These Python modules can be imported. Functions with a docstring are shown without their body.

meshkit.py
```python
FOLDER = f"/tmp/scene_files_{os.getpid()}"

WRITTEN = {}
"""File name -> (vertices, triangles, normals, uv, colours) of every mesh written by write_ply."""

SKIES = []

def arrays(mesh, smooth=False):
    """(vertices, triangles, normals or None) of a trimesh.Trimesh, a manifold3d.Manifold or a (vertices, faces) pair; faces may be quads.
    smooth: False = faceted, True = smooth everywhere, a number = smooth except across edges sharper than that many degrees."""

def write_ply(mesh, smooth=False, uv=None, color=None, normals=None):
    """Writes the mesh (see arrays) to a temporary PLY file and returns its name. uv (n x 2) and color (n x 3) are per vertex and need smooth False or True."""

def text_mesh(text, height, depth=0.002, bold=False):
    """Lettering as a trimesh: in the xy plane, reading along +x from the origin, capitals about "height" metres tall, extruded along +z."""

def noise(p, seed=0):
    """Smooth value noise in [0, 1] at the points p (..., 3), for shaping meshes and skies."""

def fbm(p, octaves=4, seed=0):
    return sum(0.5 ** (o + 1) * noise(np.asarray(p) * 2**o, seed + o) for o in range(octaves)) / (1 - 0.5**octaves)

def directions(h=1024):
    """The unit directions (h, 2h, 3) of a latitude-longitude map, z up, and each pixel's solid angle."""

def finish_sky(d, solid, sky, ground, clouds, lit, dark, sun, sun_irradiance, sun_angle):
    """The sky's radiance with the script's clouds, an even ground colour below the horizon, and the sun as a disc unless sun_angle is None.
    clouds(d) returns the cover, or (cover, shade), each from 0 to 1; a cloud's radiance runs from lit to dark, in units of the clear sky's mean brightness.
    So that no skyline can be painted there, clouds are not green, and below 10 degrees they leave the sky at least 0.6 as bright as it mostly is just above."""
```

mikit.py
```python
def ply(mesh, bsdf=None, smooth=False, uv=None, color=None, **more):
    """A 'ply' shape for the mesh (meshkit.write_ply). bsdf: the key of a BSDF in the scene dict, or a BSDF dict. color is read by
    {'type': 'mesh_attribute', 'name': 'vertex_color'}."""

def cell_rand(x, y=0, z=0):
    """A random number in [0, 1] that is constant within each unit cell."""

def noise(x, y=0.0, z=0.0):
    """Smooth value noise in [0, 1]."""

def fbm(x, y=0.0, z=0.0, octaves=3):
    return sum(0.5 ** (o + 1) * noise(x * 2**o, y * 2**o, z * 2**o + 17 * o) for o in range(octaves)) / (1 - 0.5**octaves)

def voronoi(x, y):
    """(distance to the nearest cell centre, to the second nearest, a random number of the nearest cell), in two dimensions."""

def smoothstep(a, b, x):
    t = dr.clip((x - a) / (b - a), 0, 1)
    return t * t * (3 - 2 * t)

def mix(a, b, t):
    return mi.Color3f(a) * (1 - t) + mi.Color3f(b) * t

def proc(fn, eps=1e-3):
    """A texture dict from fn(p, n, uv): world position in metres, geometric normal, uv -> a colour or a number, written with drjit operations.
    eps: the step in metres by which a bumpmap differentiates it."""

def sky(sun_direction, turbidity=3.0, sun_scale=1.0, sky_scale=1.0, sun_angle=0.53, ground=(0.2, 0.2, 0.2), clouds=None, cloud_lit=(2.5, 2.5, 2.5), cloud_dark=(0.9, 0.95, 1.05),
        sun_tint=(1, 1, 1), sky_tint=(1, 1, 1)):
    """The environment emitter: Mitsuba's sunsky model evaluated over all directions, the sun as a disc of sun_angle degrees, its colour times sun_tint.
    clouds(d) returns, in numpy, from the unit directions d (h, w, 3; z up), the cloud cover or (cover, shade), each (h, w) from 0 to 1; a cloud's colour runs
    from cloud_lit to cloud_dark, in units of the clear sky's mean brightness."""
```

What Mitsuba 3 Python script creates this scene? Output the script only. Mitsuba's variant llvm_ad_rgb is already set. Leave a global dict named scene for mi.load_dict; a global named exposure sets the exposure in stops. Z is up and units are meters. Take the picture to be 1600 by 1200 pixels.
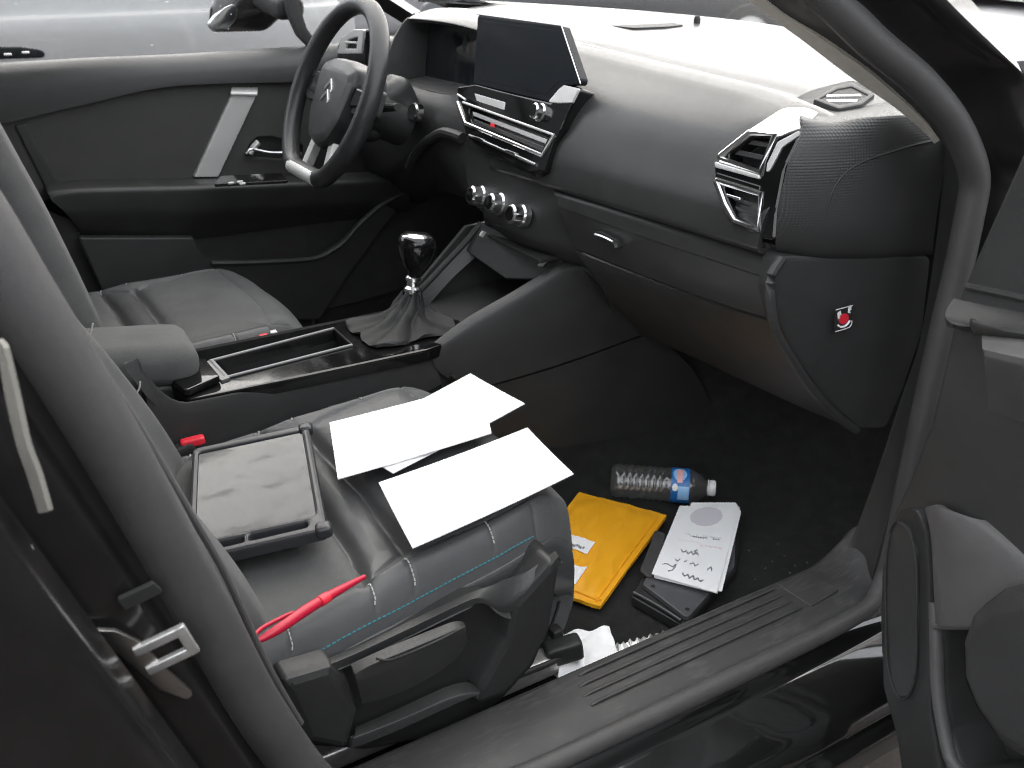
import math, random
import numpy as np, trimesh, mitsuba as mi, mikit, meshkit
import drjit as dr
import mapbox_earcut as earcut
from scipy.interpolate import PchipInterpolator
from shapely.geometry import Polygon
from shapely import affinity
from mikit import noise, fbm, smoothstep, mix

T = mi.ScalarTransform4f
scene, labels = {'type': 'scene'}, {}
# ------------------------------------------------------------------ camera, light, exposure
CAM = np.array([-0.041, -1.385, 1.222])
FWD = np.array([0.45642, 0.77959, -0.42886])
UPV = np.array([0.22319, 0.36627, 0.90335])
scene['camera'] = {'type': 'thinlens', 'aperture_radius': 0.0018, 'focus_distance': 1.25, 'fov': 57.5, 'fov_axis': 'x', 'near_clip': 0.02, 'far_clip': 400.0,
                   'to_world': T().look_at(origin=CAM.tolist(), target=(CAM + FWD).tolist(), up=UPV.tolist()),
                   'film': {'type': 'hdrfilm', 'width': 1024, 'height': 768}, 'sampler': {'type': 'independent', 'sample_count': 64}}
scene['sky'] = mikit.sky([0.54, 0.56, 0.63], turbidity=3, sun_scale=0.25, sun_angle=90, sun_tint=(.88, .97, 1.14), sky_tint=(.96, 1.0, 1.05), cloud_lit=(2.42, 2.5, 2.6), clouds=lambda d: 1.0)
exposure = 3.7

# ------------------------------------------------------------------ mesh helpers
def curve(P, n=None, step=None, closed=False):
    P = np.asarray(P, float)
    if closed: P = np.vstack([P, P[:1]])
    d = np.r_[0, np.cumsum(np.linalg.norm(np.diff(P, axis=0), axis=1))]
    if n is None: n = max(8, int(d[-1] / (step or 0.01)))
    t = np.linspace(0, d[-1], n)
    if closed:
        k = len(P) - 1
        Q = np.vstack([P[k - 2:k], P, P[1:3]])
        dq = np.r_[0, np.cumsum(np.linalg.norm(np.diff(Q, axis=0), axis=1))]
        t = np.linspace(dq[2], dq[2 + k], n)
        d, P = dq, Q
    return PchipInterpolator(d, P, axis=0)(t)

def grid_faces(n, m, closed=False):
    i, j = np.meshgrid(np.arange(n - 1), np.arange(m if closed else m - 1), indexing='ij')
    k = (j + 1) % m
    return np.stack([i * m + j, i * m + k, (i + 1) * m + k, (i + 1) * m + j], -1).reshape(-1, 4)

def tri(q): return np.vstack([q[:, [0, 1, 2]], q[:, [0, 2, 3]]])

def dense(rows, nu, nv, lin=False):
    """Control rows (equal length) -> a dense grid of points."""
    R = np.asarray(rows, float)
    f = (lambda x, y, t: np.stack([np.stack([np.interp(t, x, y[:, a, b]) for b in range(3)], -1) for a in range(y.shape[1])], 1)) if lin else (lambda x, y, t: PchipInterpolator(x, y, axis=0)(t))
    a = np.linspace(0, 1, R.shape[1])
    A = f(a, R.transpose(1, 0, 2), np.linspace(0, 1, nv)).transpose(1, 0, 2)
    return f(np.linspace(0, 1, R.shape[0]), A, np.linspace(0, 1, nu))

def shell(G, thick=0.004, face=(-.45, -.78, .43)):
    """A grid of points as a closed shell, its front towards the vector face."""
    n, m = G.shape[:2]
    du, dv = np.gradient(G, axis=0), np.gradient(G, axis=1)
    N = np.cross(du, dv)
    N /= np.linalg.norm(N, axis=-1, keepdims=True) + 1e-12
    if (N.reshape(-1, 3) @ np.asarray(face)).mean() < 0: N = -N
    V = np.vstack([G.reshape(-1, 3), (G - N * thick).reshape(-1, 3)])
    q = grid_faces(n, m)
    rim = np.r_[np.arange(m), np.arange(1, n) * m + m - 1, (n - 1) * m + np.arange(m - 2, -1, -1), np.arange(n - 2, 0, -1) * m]
    r2 = np.roll(rim, -1)
    k = n * m
    F = np.vstack([tri(q), tri(q + k)[:, ::-1], tri(np.stack([rim, rim + k, r2 + k, r2], -1))])
    mesh = trimesh.Trimesh(V, F, process=False)
    if mesh.volume < 0: mesh.invert()
    return mesh

def sheet(rows, nu=30, nv=30, thick=0.004, face=(-.45, -.78, .43), lin=False):
    return shell(dense(rows, nu, nv, lin), thick, face)

def cat(*ms): return trimesh.util.concatenate([m for m in ms if m is not None])

def frame_of(P, face):
    c = P.mean(0)
    n = np.linalg.svd(P - c)[2][2]
    if n @ np.asarray(face) < 0: n = -n
    a = np.cross([0, 0, 1.0], n) if abs(n[2]) < .95 else np.cross([1.0, 0, 0], n)
    a /= np.linalg.norm(a)
    return c, a, np.cross(n, a), n

def ring(poly, step):
    return np.array(poly.exterior.segmentize(step).coords)[:-1]

def inset(L, d, sign=1):
    """Each corner of the closed 2-d loop L moved inwards by d along the mitre."""
    e = np.roll(L, -1, 0) - L
    e /= np.linalg.norm(e, axis=1, keepdims=True) + 1e-12
    n = np.stack([-e[:, 1], e[:, 0]], -1)
    b = n + np.roll(n, 1, 0)
    b /= np.maximum((b * b).sum(1, keepdims=True) / 2, 0.35)
    return L + sign * d * b

def plate(P, depth=0.006, bevel=0.002, round_=0.006, face=(-.45, -.78, .43), holes=(), lift=0.0, step=0.012, hround=None):
    """A plate: its front is the flat outline P (3-d points) with rounded corners and bevelled edges, its body goes depth back from there."""
    P = np.asarray(P, float)
    c, a, b, n = frame_of(P, face)
    c = c + n * lift
    to2 = lambda Q: np.stack([(np.asarray(Q) - c) @ a, (np.asarray(Q) - c) @ b], -1)
    def soft(pg, r):
        p0 = pg
        while r > 2e-4:
            pg = p0.buffer(-r, join_style=2).buffer(2 * r, quad_segs=5).buffer(-r, quad_segs=5)
            if pg.area > .8 * p0.area: break
            pg, r = p0, r / 2
        if pg.geom_type != 'Polygon': pg = max(pg.geoms, key=lambda g: g.area)
        return pg.simplify(1e-4)
    pg = soft(Polygon(to2(P)).buffer(0), round_)
    loops = [(ring(pg, step), 1)]
    for h in holes: loops.append((ring(soft(Polygon(to2(h)).buffer(0), hround if hround is not None else round_), step), -1))
    V, F, caps, k = [], [], [], 0
    for L, s in loops:
        area = (L[:, 0] * np.roll(L[:, 1], -1) - L[:, 1] * np.roll(L[:, 0], -1)).sum()
        if area * s < 0: L = L[::-1]
        m = len(L)
        lay = [(inset(L, bevel), 0), (inset(L, bevel * .3), -bevel * .3), (L, -bevel), (L, -depth)]
        for Q, h in lay: V.append(c + Q[:, :1] * a + Q[:, 1:] * b + h * n)
        f = grid_faces(4, m, True) + k
        F.append(tri(f)[:, ::-1])
        caps.append((lay[0][0], k, lay[3][0], k + 3 * m))
        k += 4 * m
    for w, flip in ((0, False), (2, True)):
        pts = np.vstack([q[w] for q in caps])
        idx = np.concatenate([q[w + 1] + np.arange(len(q[w])) for q in caps])
        t = earcut.triangulate_float64(pts, np.cumsum([len(q[w]) for q in caps]).astype(np.uint32)).reshape(-1, 3)
        t = idx[t]
        F.append(t[:, ::-1] if flip else t)
    mesh = trimesh.Trimesh(np.vstack(V), np.vstack(F), process=False)
    return mesh

def tube(P, r, sides=12, closed=False, step=0.01, flat=1.0, up=(0, 0, 1), smooth=True, caps=True):
    """A swept rod; flat < 1 squashes it along up."""
    Q = curve(P, step=step, closed=closed) if smooth else np.asarray(P, float)
    if closed and smooth: Q = Q[:-1]
    n = len(Q)
    t = np.roll(Q, -1, 0) - np.roll(Q, 1, 0) if closed else np.gradient(Q, axis=0)
    t /= np.linalg.norm(t, axis=1, keepdims=True) + 1e-12
    a = np.cross(t, np.asarray(up, float))
    l = np.linalg.norm(a, axis=1, keepdims=True)
    a = np.where(l > 1e-3, a, np.cross(t, [1.0, 0.13, 0.02]))
    a /= np.linalg.norm(a, axis=1, keepdims=True)
    b = np.cross(a, t)
    R = np.interp(np.linspace(0, 1, n), np.linspace(0, 1, len(np.atleast_1d(r))), np.atleast_1d(r)) if np.ndim(r) else np.full(n, r)
    w = np.arange(sides) * 2 * np.pi / sides
    V = Q[:, None] + R[:, None, None] * (np.cos(w)[None, :, None] * a[:, None] + flat * np.sin(w)[None, :, None] * b[:, None])
    f = grid_faces(n + 1 if closed else n, sides, True)
    if closed: f = f % (n * sides)
    V = V.reshape(-1, 3)
    F = [tri(f)]
    if not closed and caps:
        V = np.vstack([V, Q[0], Q[-1]])
        i = np.arange(sides); j = (i + 1) % sides
        F += [np.stack([np.full(sides, n * sides), j, i], -1), np.stack([np.full(sides, n * sides + 1), (n - 1) * sides + i, (n - 1) * sides + j], -1)]
    m = trimesh.Trimesh(V, np.vstack(F), process=False)
    if m.volume < 0: m.invert()
    return m

def rbox(size, r, n=9, M=None):
    """A box with rounded edges; M (4x4) places it."""
    s = np.asarray(size, float) / 2
    r = min(r, s.min() * .999)
    b = trimesh.creation.box((2, 2, 2))
    g = []
    t = np.linspace(-1, 1, n)
    t = np.sign(t) * np.abs(t) ** .6
    u, v = np.meshgrid(t, t, indexing='ij')
    V, F, k = [], [], 0
    for ax in range(3):
        for sg in (-1, 1):
            p = np.empty((n, n, 3)); p[..., ax] = sg; p[..., (ax + 1) % 3] = u; p[..., (ax + 2) % 3] = v * sg
            V.append(p.reshape(-1, 3)); F.append(tri(grid_faces(n, n)) + k); k += n * n
    V = np.vstack(V)
    core = s - r
    # spread the samples so that the rounded edges get their share
    q = V * s
    c = np.clip(q, -core, core)
    d = q - c
    l = np.linalg.norm(d, axis=1, keepdims=True)
    out = np.where(l > 1e-9, c + d / np.maximum(l, 1e-9) * r, q)
    m = trimesh.Trimesh(out, np.vstack(F), process=False)
    m.merge_vertices(digits_vertex=7)
    if m.volume < 0: m.invert()
    if M is not None: m.apply_transform(M)
    return m

def place(loc, ex, ey, ez=None):
    """4x4 whose axes are ex, ey (made square to ex) and their cross product."""
    ex = np.asarray(ex, float); ex = ex / np.linalg.norm(ex)
    ey = np.asarray(ey, float); ey = ey - ex * (ey @ ex); ey /= np.linalg.norm(ey)
    M = np.eye(4); M[:3, 0], M[:3, 1], M[:3, 2], M[:3, 3] = ex, ey, np.cross(ex, ey), loc
    return M

def lathe(prof, loc, axis, sides=28):
    """prof: (radius, height) pairs turned about axis from loc."""
    prof = np.asarray(prof, float)
    axis = np.asarray(axis, float) / np.linalg.norm(axis)
    a = np.cross(axis, [0, 0, 1.0]) if abs(axis[2]) < .9 else np.cross(axis, [1.0, 0, 0])
    a /= np.linalg.norm(a); b = np.cross(axis, a)
    w = np.arange(sides) * 2 * np.pi / sides
    V = np.asarray(loc) + prof[:, 1][:, None, None] * axis + prof[:, 0][:, None, None] * (np.cos(w)[None, :, None] * a + np.sin(w)[None, :, None] * b)
    m = trimesh.Trimesh(V.reshape(-1, 3), tri(grid_faces(len(prof), sides, True)), process=False)
    m.merge_vertices(digits_vertex=7)
    m.update_faces(m.nondegenerate_faces())
    if m.volume < 0: m.invert()
    return m

def extrude_y(poly, y0, y1):
    return plate([(x, y0, z) for x, z in poly], abs(y1 - y0), 0.004, 0.01, face=(0, -1 if y1 > y0 else 1, 0))

# ------------------------------------------------------------------ scene helpers
def key_for(base):
    if base not in scene: return base
    k = 1
    while f'{base}_{k:03d}' in scene: k += 1
    return f'{base}_{k:03d}'

def add(name, mesh, mat, parent=None, smooth=32, label=None, cat_=None, group=None, kind=None):
    key = key_for((parent + '__' if parent else '') + name)
    scene[key] = mikit.ply(mesh, mat, smooth=smooth)
    d = {}
    if label: d['label'] = label
    if cat_: d['category'] = cat_
    if group: d['group'] = group
    if kind: d['kind'] = kind
    if d: labels[key] = d
    return key

def part(name, mesh, mat, parent='car', smooth=32, label=None, kind=None):
    return add(name, mesh, mat, parent, smooth, label, kind=kind)

def say(key, label, cat_=None, group=None, kind=None):
    labels[key] = {'label': label}
    if cat_: labels[key]['category'] = cat_
    if group: labels[key]['group'] = group
    if kind: labels[key]['kind'] = kind

# ------------------------------------------------------------------ materials
def mat(name, base, rough=.5, metal=0.0, spec=.5, bump=None, bscale=1.0, two=True, **kw):
    c = mikit.proc(base) if callable(base) else {'type': 'rgb', 'value': list(base) if np.ndim(base) else [base] * 3}
    b = {'type': 'principled', 'base_color': c, 'roughness': mikit.proc(rough) if callable(rough) else rough, 'metallic': metal, 'specular': spec, **kw}
    if bump is not None: b = {'type': 'bumpmap', 'arbitrary': mikit.proc(bump), 'bsdf': b, 'scale': bscale}
    scene['mat_' + name] = {'type': 'twosided', 'bsdf': b} if two else b
    return 'mat_' + name

def mottled(c0, c1, f, g=900.0):
    c0, c1 = np.broadcast_to(c0, 3).tolist(), np.broadcast_to(c1, 3).tolist()
    return lambda p, n, uv: mix(c0, c1, .6 * fbm(p.x * f, p.y * f, p.z * f, 3) + .4 * noise(p.x * g, p.y * g, p.z * g))

weave = lambda p, n, uv: noise(p.x * 900, p.y * 900, p.z * 900)
grain = lambda p, n, uv: noise(p.x * 700, p.y * 700, p.z * 700) + .6 * noise(p.x * 1500, p.y * 1500, p.z * 1500)
dash_rough = lambda p, n, uv: .28 + .10 * fbm(p.x * 9, p.y * 9, p.z * 9, 3)
M_DASH = mat('dash', mottled(.022, .036, 30), dash_rough, bump=grain, bscale=.00022)
M_DASHTOP = mat('dash_top', mottled(.030, .042, 30), lambda p, n, uv: .27 + .07 * fbm(p.x * 9, p.y * 9, p.z * 9, 3), spec=.65, bump=grain, bscale=.00006)
M_PLASTIC = mat('plastic', mottled(.022, .036, 25), lambda p, n, uv: .42 + .12 * fbm(p.x * 14, p.y * 14, p.z * 14, 3), bump=grain, bscale=.0002)
M_PLAIN = mat('plain_plastic', .022, .45)
M_DARK = mat('dark_plastic', .019, .55)
def dimple(p, n, uv):
    a, b = (p.x + p.y * .3) * 300, p.z * 300
    return .5 + .5 * dr.sin((a + b) * 3.14159) * dr.sin((a - b) * 3.14159)
M_TEXTURED = mat('textured_plastic', .034, .42, bump=dimple, bscale=.0008)
M_GLOSS = mat('gloss_black', .006, .09, spec=.55)
M_ROCKER = mat('clean_black_paint', .006, .05, spec=.9, clearcoat=.8, clearcoat_gloss=.97)
M_PAINT = mat('black_paint', lambda p, n, uv: mix([.006, .006, .0065], [.013, .012, .0115], fbm(p.x * 22, p.y * 22, p.z * 22, 4)), lambda p, n, uv: .10 + .20 * fbm(p.x * 12, p.y * 12, p.z * 12, 4), spec=.5, clearcoat=.6, clearcoat_gloss=.92)
M_CHROME = mat('chrome', (.78, .78, .78), .16, 1.0)
M_SATIN = mat('satin_silver', (.66, .655, .64), .45, .5)
M_STEEL = mat('worn_steel', lambda p, n, uv: mix([.88, .87, .86], [.62, .60, .58], fbm(p.x * 90, p.y * 90, p.z * 90, 3)), .42, .85)
M_PLATE = mat('plate_steel', (.6, .59, .58), .3, 1.0)
M_FABRIC = mat('seat_fabric', mottled((.068, .069, .069), (.112, .113, .112), 22, 1100), .85, spec=.25, sheen=.5, bump=weave, bscale=.0004)
M_FABRIC_D = M_FABRIC
M_LEATHER = mat('seat_leather', mottled((.058, .059, .061), (.078, .078, .080), 30), .46, spec=.5, bump=grain, bscale=.0002)
M_DOORCLOTH = mat('door_fabric', mottled((.05, .051, .048), (.072, .072, .068), 30, 1100), .85, spec=.25)
M_THREAD = mat('pale_thread', (.42, .42, .40), .7)
M_TEAL = mat('teal_thread', (.03, .17, .20), .7)
M_BEIGE = mat('beige_trim', mottled((.52, .49, .43), (.6, .57, .51), 40), .75, spec=.3)
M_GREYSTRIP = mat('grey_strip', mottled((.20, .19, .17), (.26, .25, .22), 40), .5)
M_CARPET = mat('carpet', mottled((.012, .012, .012), (.034, .034, .033), 60, 900), .95, spec=.1, bump=weave, bscale=.0012)
def dusty(p, n, uv):
    f = fbm(p.x * 30, p.y * 30, p.z * 30, 4)
    s = noise(p.x * 60, p.y * 420, p.z * 200)
    d = .45 * smoothstep(.45, .85, .65 * f + .35 * s) * (.5 + .5 * noise(p.x * 1100, p.y * 1100, p.z * 1100))
    return mix([.036, .035, .035], [.105, .10, .095], d)
M_SILL = mat('scuffed_sill', dusty, lambda p, n, uv: .42 + .2 * fbm(p.x * 25, p.y * 90, p.z * 25, 3), spec=.5, bump=grain, bscale=.00025)
M_GAITER = mat('gaiter_leather', mottled((.011, .011, .0115), (.022, .022, .022), 45), .58, spec=.35, bump=grain, bscale=.0003)
M_TRAYTRIM = mat('tray_trim', (.20, .20, .20), .42, .6)
M_WHEEL = mat('wheel_leather', mottled((.018, .018, .019), (.030, .030, .031), 40), .38, bump=grain, bscale=.0002)
M_RUBBER = mat('rubber', mottled((.044, .0425, .0425), (.062, .060, .060), 35), lambda p, n, uv: .46 + .15 * fbm(p.x * 160, p.y * 160, p.z * 25, 2), spec=.5)
M_PAPER = mat('white_paper', (.86, .86, .86), .6, spec=.3)
M_PRINT = mat('print_grey', (.16, .16, .19), .7)
M_PALEPRINT = mat('print_pale', (.62, .60, .64), .7)
M_PINKPRINT = mat('print_pink', (.80, .66, .70), .7)
M_YELLOW = mat('yellow_paper', mottled((.80, .36, .010), (.86, .41, .014), 35, 500), .55, spec=.4)
M_RED = mat('red_plastic', (.46, .010, .035), .35)
M_REDBTN = mat('red_button', (.72, .03, .05), .35)
M_WHITE = mat('white_plastic', (.78, .78, .78), .35)
M_FOIL = mat('foil', (.75, .74, .72), .28, .85)
M_CASE = mat('case_plastic', mottled((.022, .023, .026), (.035, .036, .04), 60), .36)
M_CASE_L = mat('case_lid', mottled((.06, .061, .066), (.085, .086, .092), 60), .5)
M_LITPLASTIC = mat('lit_plastic', mottled((.06, .058, .058), (.085, .083, .083), 40), .5, bump=grain, bscale=.0002)  # lightened copy of the plastic, for faces and edges that catch light
M_SCREEN = mat('screen_glass', (.010, .012, .014), lambda p, n, uv: .06 + .26 * smoothstep(.40, .75, fbm(p.x * 26 + p.y * 14, p.y * 40, p.z * 30, 4)), spec=.42)
M_DISPLAY = mat('matt_display', (.014, .016, .019), .22, spec=.12)
M_MIRROR = mat('mirror_glass', (.42, .44, .45), .08, 1.0)
M_BLUE = mat('label_blue', (.02, .14, .42), .35)
M_LBLUE = mat('label_light_blue', (.28, .5, .78), .35)
M_PINK = mat('label_pink', (.78, .42, .42), .35)
M_GREYCAR = mat('grey_car_paint', lambda p, n, uv: mix([.22, .223, .222], [.27, .27, .267], fbm(p.x * 6, p.y * 6, p.z * 9, 4)), .3, .0, clearcoat=.5)
M_WHITECAR = mat('silver_car_paint', (.22, .215, .22), .3, clearcoat=.5)
M_DARKCAR = mat('dark_car_paint', (.014, .016, .02), .25, clearcoat=.6)
M_TINT = mat('tinted_glass', (.015, .017, .018), .08, spec=.6)
M_LINER = mat('roof_lining', (.42, .40, .37), .9, spec=.2)
scene['mat_window'] = {'type': 'thindielectric'}
scene['mat_pet'] = {'type': 'principledthin', 'base_color': {'type': 'rgb', 'value': [.88, .88, .87]}, 'roughness': .06, 'spec_trans': .94, 'eta': 1.75, 'diff_trans': .8}
scene['mat_drop'] = {'type': 'dielectric', 'int_ior': 1.33}
M_GROUND = mat('ground', lambda p, n, uv: mix([.020, .015, .012], [.042, .030, .023], .6 * fbm(p.x * 2.5, p.y * 2.5, 0, 4) + .4 * noise(p.x * 160, p.y * 160, 3)), lambda p, n, uv: .3 + .4 * fbm(p.x * 1.7, p.y * 1.7, 5, 3))
# ================================================================== THE SETTING
def ground_mesh():
    return shell(dense([[(-60, -60, 0), (60, -60, 0)], [(-60, 60, 0), (60, 60, 0)]], 2, 2, True), .05, (0, 0, 1))
add('ground', ground_mesh(), M_GROUND, smooth=False, label='wet brownish paved ground under the cars', kind='structure')

# ================================================================== THE CAR: floor, sill, pillars, roof
say('car', 'black car seen through its open front passenger door, grey seats and dark dashboard inside', 'car')
# carpet: floor, toe board, tunnel side
fl = []
for y, dz in ((-.66, .03), (-.62, .0), (-.40, .0), (-.24, .004), (-.17, .05), (-.128, .20), (-.12, .30)):
    fl.append([(-.75, y, .31 + dz), (.55, y, .31 + dz), (1.02, y, .31 + dz), (1.12, y, .35 + dz * .9), (1.30, y, .62 + dz * .3)])
part('floor_carpet', sheet(fl, 40, 60, .01, (0, 0, 1)), M_CARPET, label='black carpet of the front passenger footwell')
fl2 = [[(x, -y, z) for x, y, z in r] for r in fl]
part('floor_carpet', sheet(fl2, 20, 30, .01, (0, 0, 1)), M_CARPET)
part('footwell_side', plate([(.62, .70, .30), (1.30, .70, .30), (1.30, .70, 1.0), (.62, .70, .78)], .02, .002, 0, (0, -1, 0)), M_DARK)
part('bulkhead', plate([(1.27, -.80, .30), (1.27, .80, .30), (1.27, .80, 1.0), (1.27, -.80, 1.0)], .02, .002, 0, (-1, 0, 0)), M_DARK)

# sill trim with raised ribs (cross-section runs outwards)
def sill_rows(x, lift=0, out=0):
    return [(x, -.600, .318), (x, -.628, .335 + lift), (x, -.645, .392 + lift), (x, -.660, .409 + lift), (x, -.700, .411 + lift), (x, -.735, .407 + lift), (x, -.752, .396 + lift)]
rows = [sill_rows(x) for x in (-.7, .0, .2, .4, .6, .75)]
rows.append([(.85, -.605, .318), (.855, -.630, .34), (.865, -.648, .395), (.875, -.662, .412), (.885, -.700, .418), (.895, -.738, .414), (.90, -.756, .40)])
rows.append([(.93, -.615, .318), (.935, -.640, .36), (.945, -.655, .44), (.95, -.668, .46), (.955, -.703, .468), (.96, -.742, .464), (.965, -.760, .45)])
sill = part('sill_trim', sheet(rows, 90, 40, .006, (0, -.3, 1)), M_SILL, label='grey plastic sill trim with raised ribs along the door opening')
for k, (y, a, b) in enumerate(((-.668, .47, .80), (-.684, .46, .80), (-.700, .455, .80), (-.716, .455, .80))):
    part('rib', tube([(a, y, .4105), (a + .01, y, .4125), (b - .01, y, .4125), (b, y, .4105)], .0022, 8, flat=.7), M_SILL, sill)
part('rib_end', plate([(.805, -.662, .4125), (.86, -.668, .417), (.865, -.72, .418), (.81, -.722, .4125)], .004, .0015, .004, (0, -.2, 1)), M_SILL, sill)

# rubber seal round the opening
seal_pts = [(-.17, -.725, 1.46), (-.093, -.725, 1.20)] + [(-0.0439,-0.728,1.072),(-0.0287,-0.728,1.0192),(-0.0119,-0.728,0.9629),(0.023,-0.728,0.8322),(0.0494,-0.728,0.7236),(0.0823,-0.728,0.5907)] + [(.155, -.735, .442), (.23, -.748, .412), (.35, -.757, .403), (.55, -.760, .402), (.75, -.762, .404), (.87, -.764, .414)] \
    + [(0.9185,-0.748,0.4479),(0.9303,-0.748,0.5759),(0.9322,-0.748,0.6878),(0.9363,-0.748,0.8073),(0.9404,-0.748,0.8865),(0.9395,-0.748,0.9619),(0.9012,-0.748,1.0229),(0.8147,-0.748,1.0892),(0.7185,-0.748,1.1413)] + [(.60, -.72, 1.225), (.45, -.68, 1.32), (.2, -.64, 1.42), (0, -.62, 1.44)]
rad = np.interp(np.linspace(0, 1, len(seal_pts)), np.linspace(0, 1, len(seal_pts)), [.0235] * 8 + [.020, .016] + [.012] * 5 + [.0165] * (len(seal_pts) - 15))
def var_tube(P, R, step=.012, sides=16, up=(0, 0, 1)):
    Q = curve(P, step=step)
    d0 = np.r_[0, np.cumsum(np.linalg.norm(np.diff(np.asarray(P, float), axis=0), axis=1))]
    d1 = np.linspace(0, d0[-1], len(Q))
    return tube(Q, np.interp(d1, d0, R), sides, up=up, smooth=False)
part('door_seal', var_tube(seal_pts, rad, up=(0, 1, 0)), M_RUBBER, smooth=60, label='thick grey rubber seal running round the door opening')
# the lip beside the seal, in lightened plastic to draw its highlight line
lip = [(-0.034,-0.712,1.0966),(-0.0228,-0.712,1.0654),(-0.0054,-0.712,1.0099),(0.0122,-0.712,0.9511),(0.0326,-0.712,0.8873),(0.0543,-0.712,0.8127),(0.0714,-0.712,0.7533),(0.0954,-0.712,0.639),(0.1184,-0.712,0.5541)]
part('pillar_trim', tube(lip, .0032, 8), M_LITPLASTIC)

# B-pillar skin, painted black
def xr(z): return .011 - .29 * (z - .94)
offs = [(-.030, -.735), (-.050, -.738), (-.058, -.752), (-.112, -.760), (-.124, -.753), (-.136, -.757), (-.145, -.785), (-.185, -.790), (-.195, -.80)]
rows = []
for z in (1.50, 1.3, 1.1, .95, .8, .65, .52, .44, .38, .30):
    k = max(0, .50 - z)
    rows.append([(xr(z) + ox * (1 + .6 * k) + k * .15, oy - k * .05, z) for ox, oy in offs])
pil = part('b_pillar', sheet(rows, 60, 70, .003), M_PAINT, label='black painted door pillar with a steel striker')
# striker: base plate and closed loop
mst = np.array([.004, -.764, .735])
e_up = np.array([-.27, 0, .96]); e_in = np.array([.95, -.05, .27])
def st(a, b, o=0): return tuple(mst + e_up * a + e_in * b + np.array([0, -1, 0]) * o)
part('striker_plate', plate([st(.046, -.026, .006), st(.036, -.014, .006), st(.014, -.004, .006), st(-.020, .000, .006), st(-.054, .006, .006), st(-.058, .000, .006), st(-.032, -.014, .006), st(.016, -.022, .006), st(.042, -.032, .006)], .004, .001, .004), M_PLATE, pil)
def flat_bar(P, w, h):
    return cat(*[rbox((np.linalg.norm(np.subtract(b_, a)) + w, w, h), min(w, h) * .3, 5, place((np.add(a, b_)) / 2, np.subtract(b_, a), e_up if abs(np.dot(np.subtract(b_, a), e_up)) < .5 * np.linalg.norm(np.subtract(b_, a)) else e_in)) for a, b_ in zip(P[:-1], P[1:])])
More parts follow.
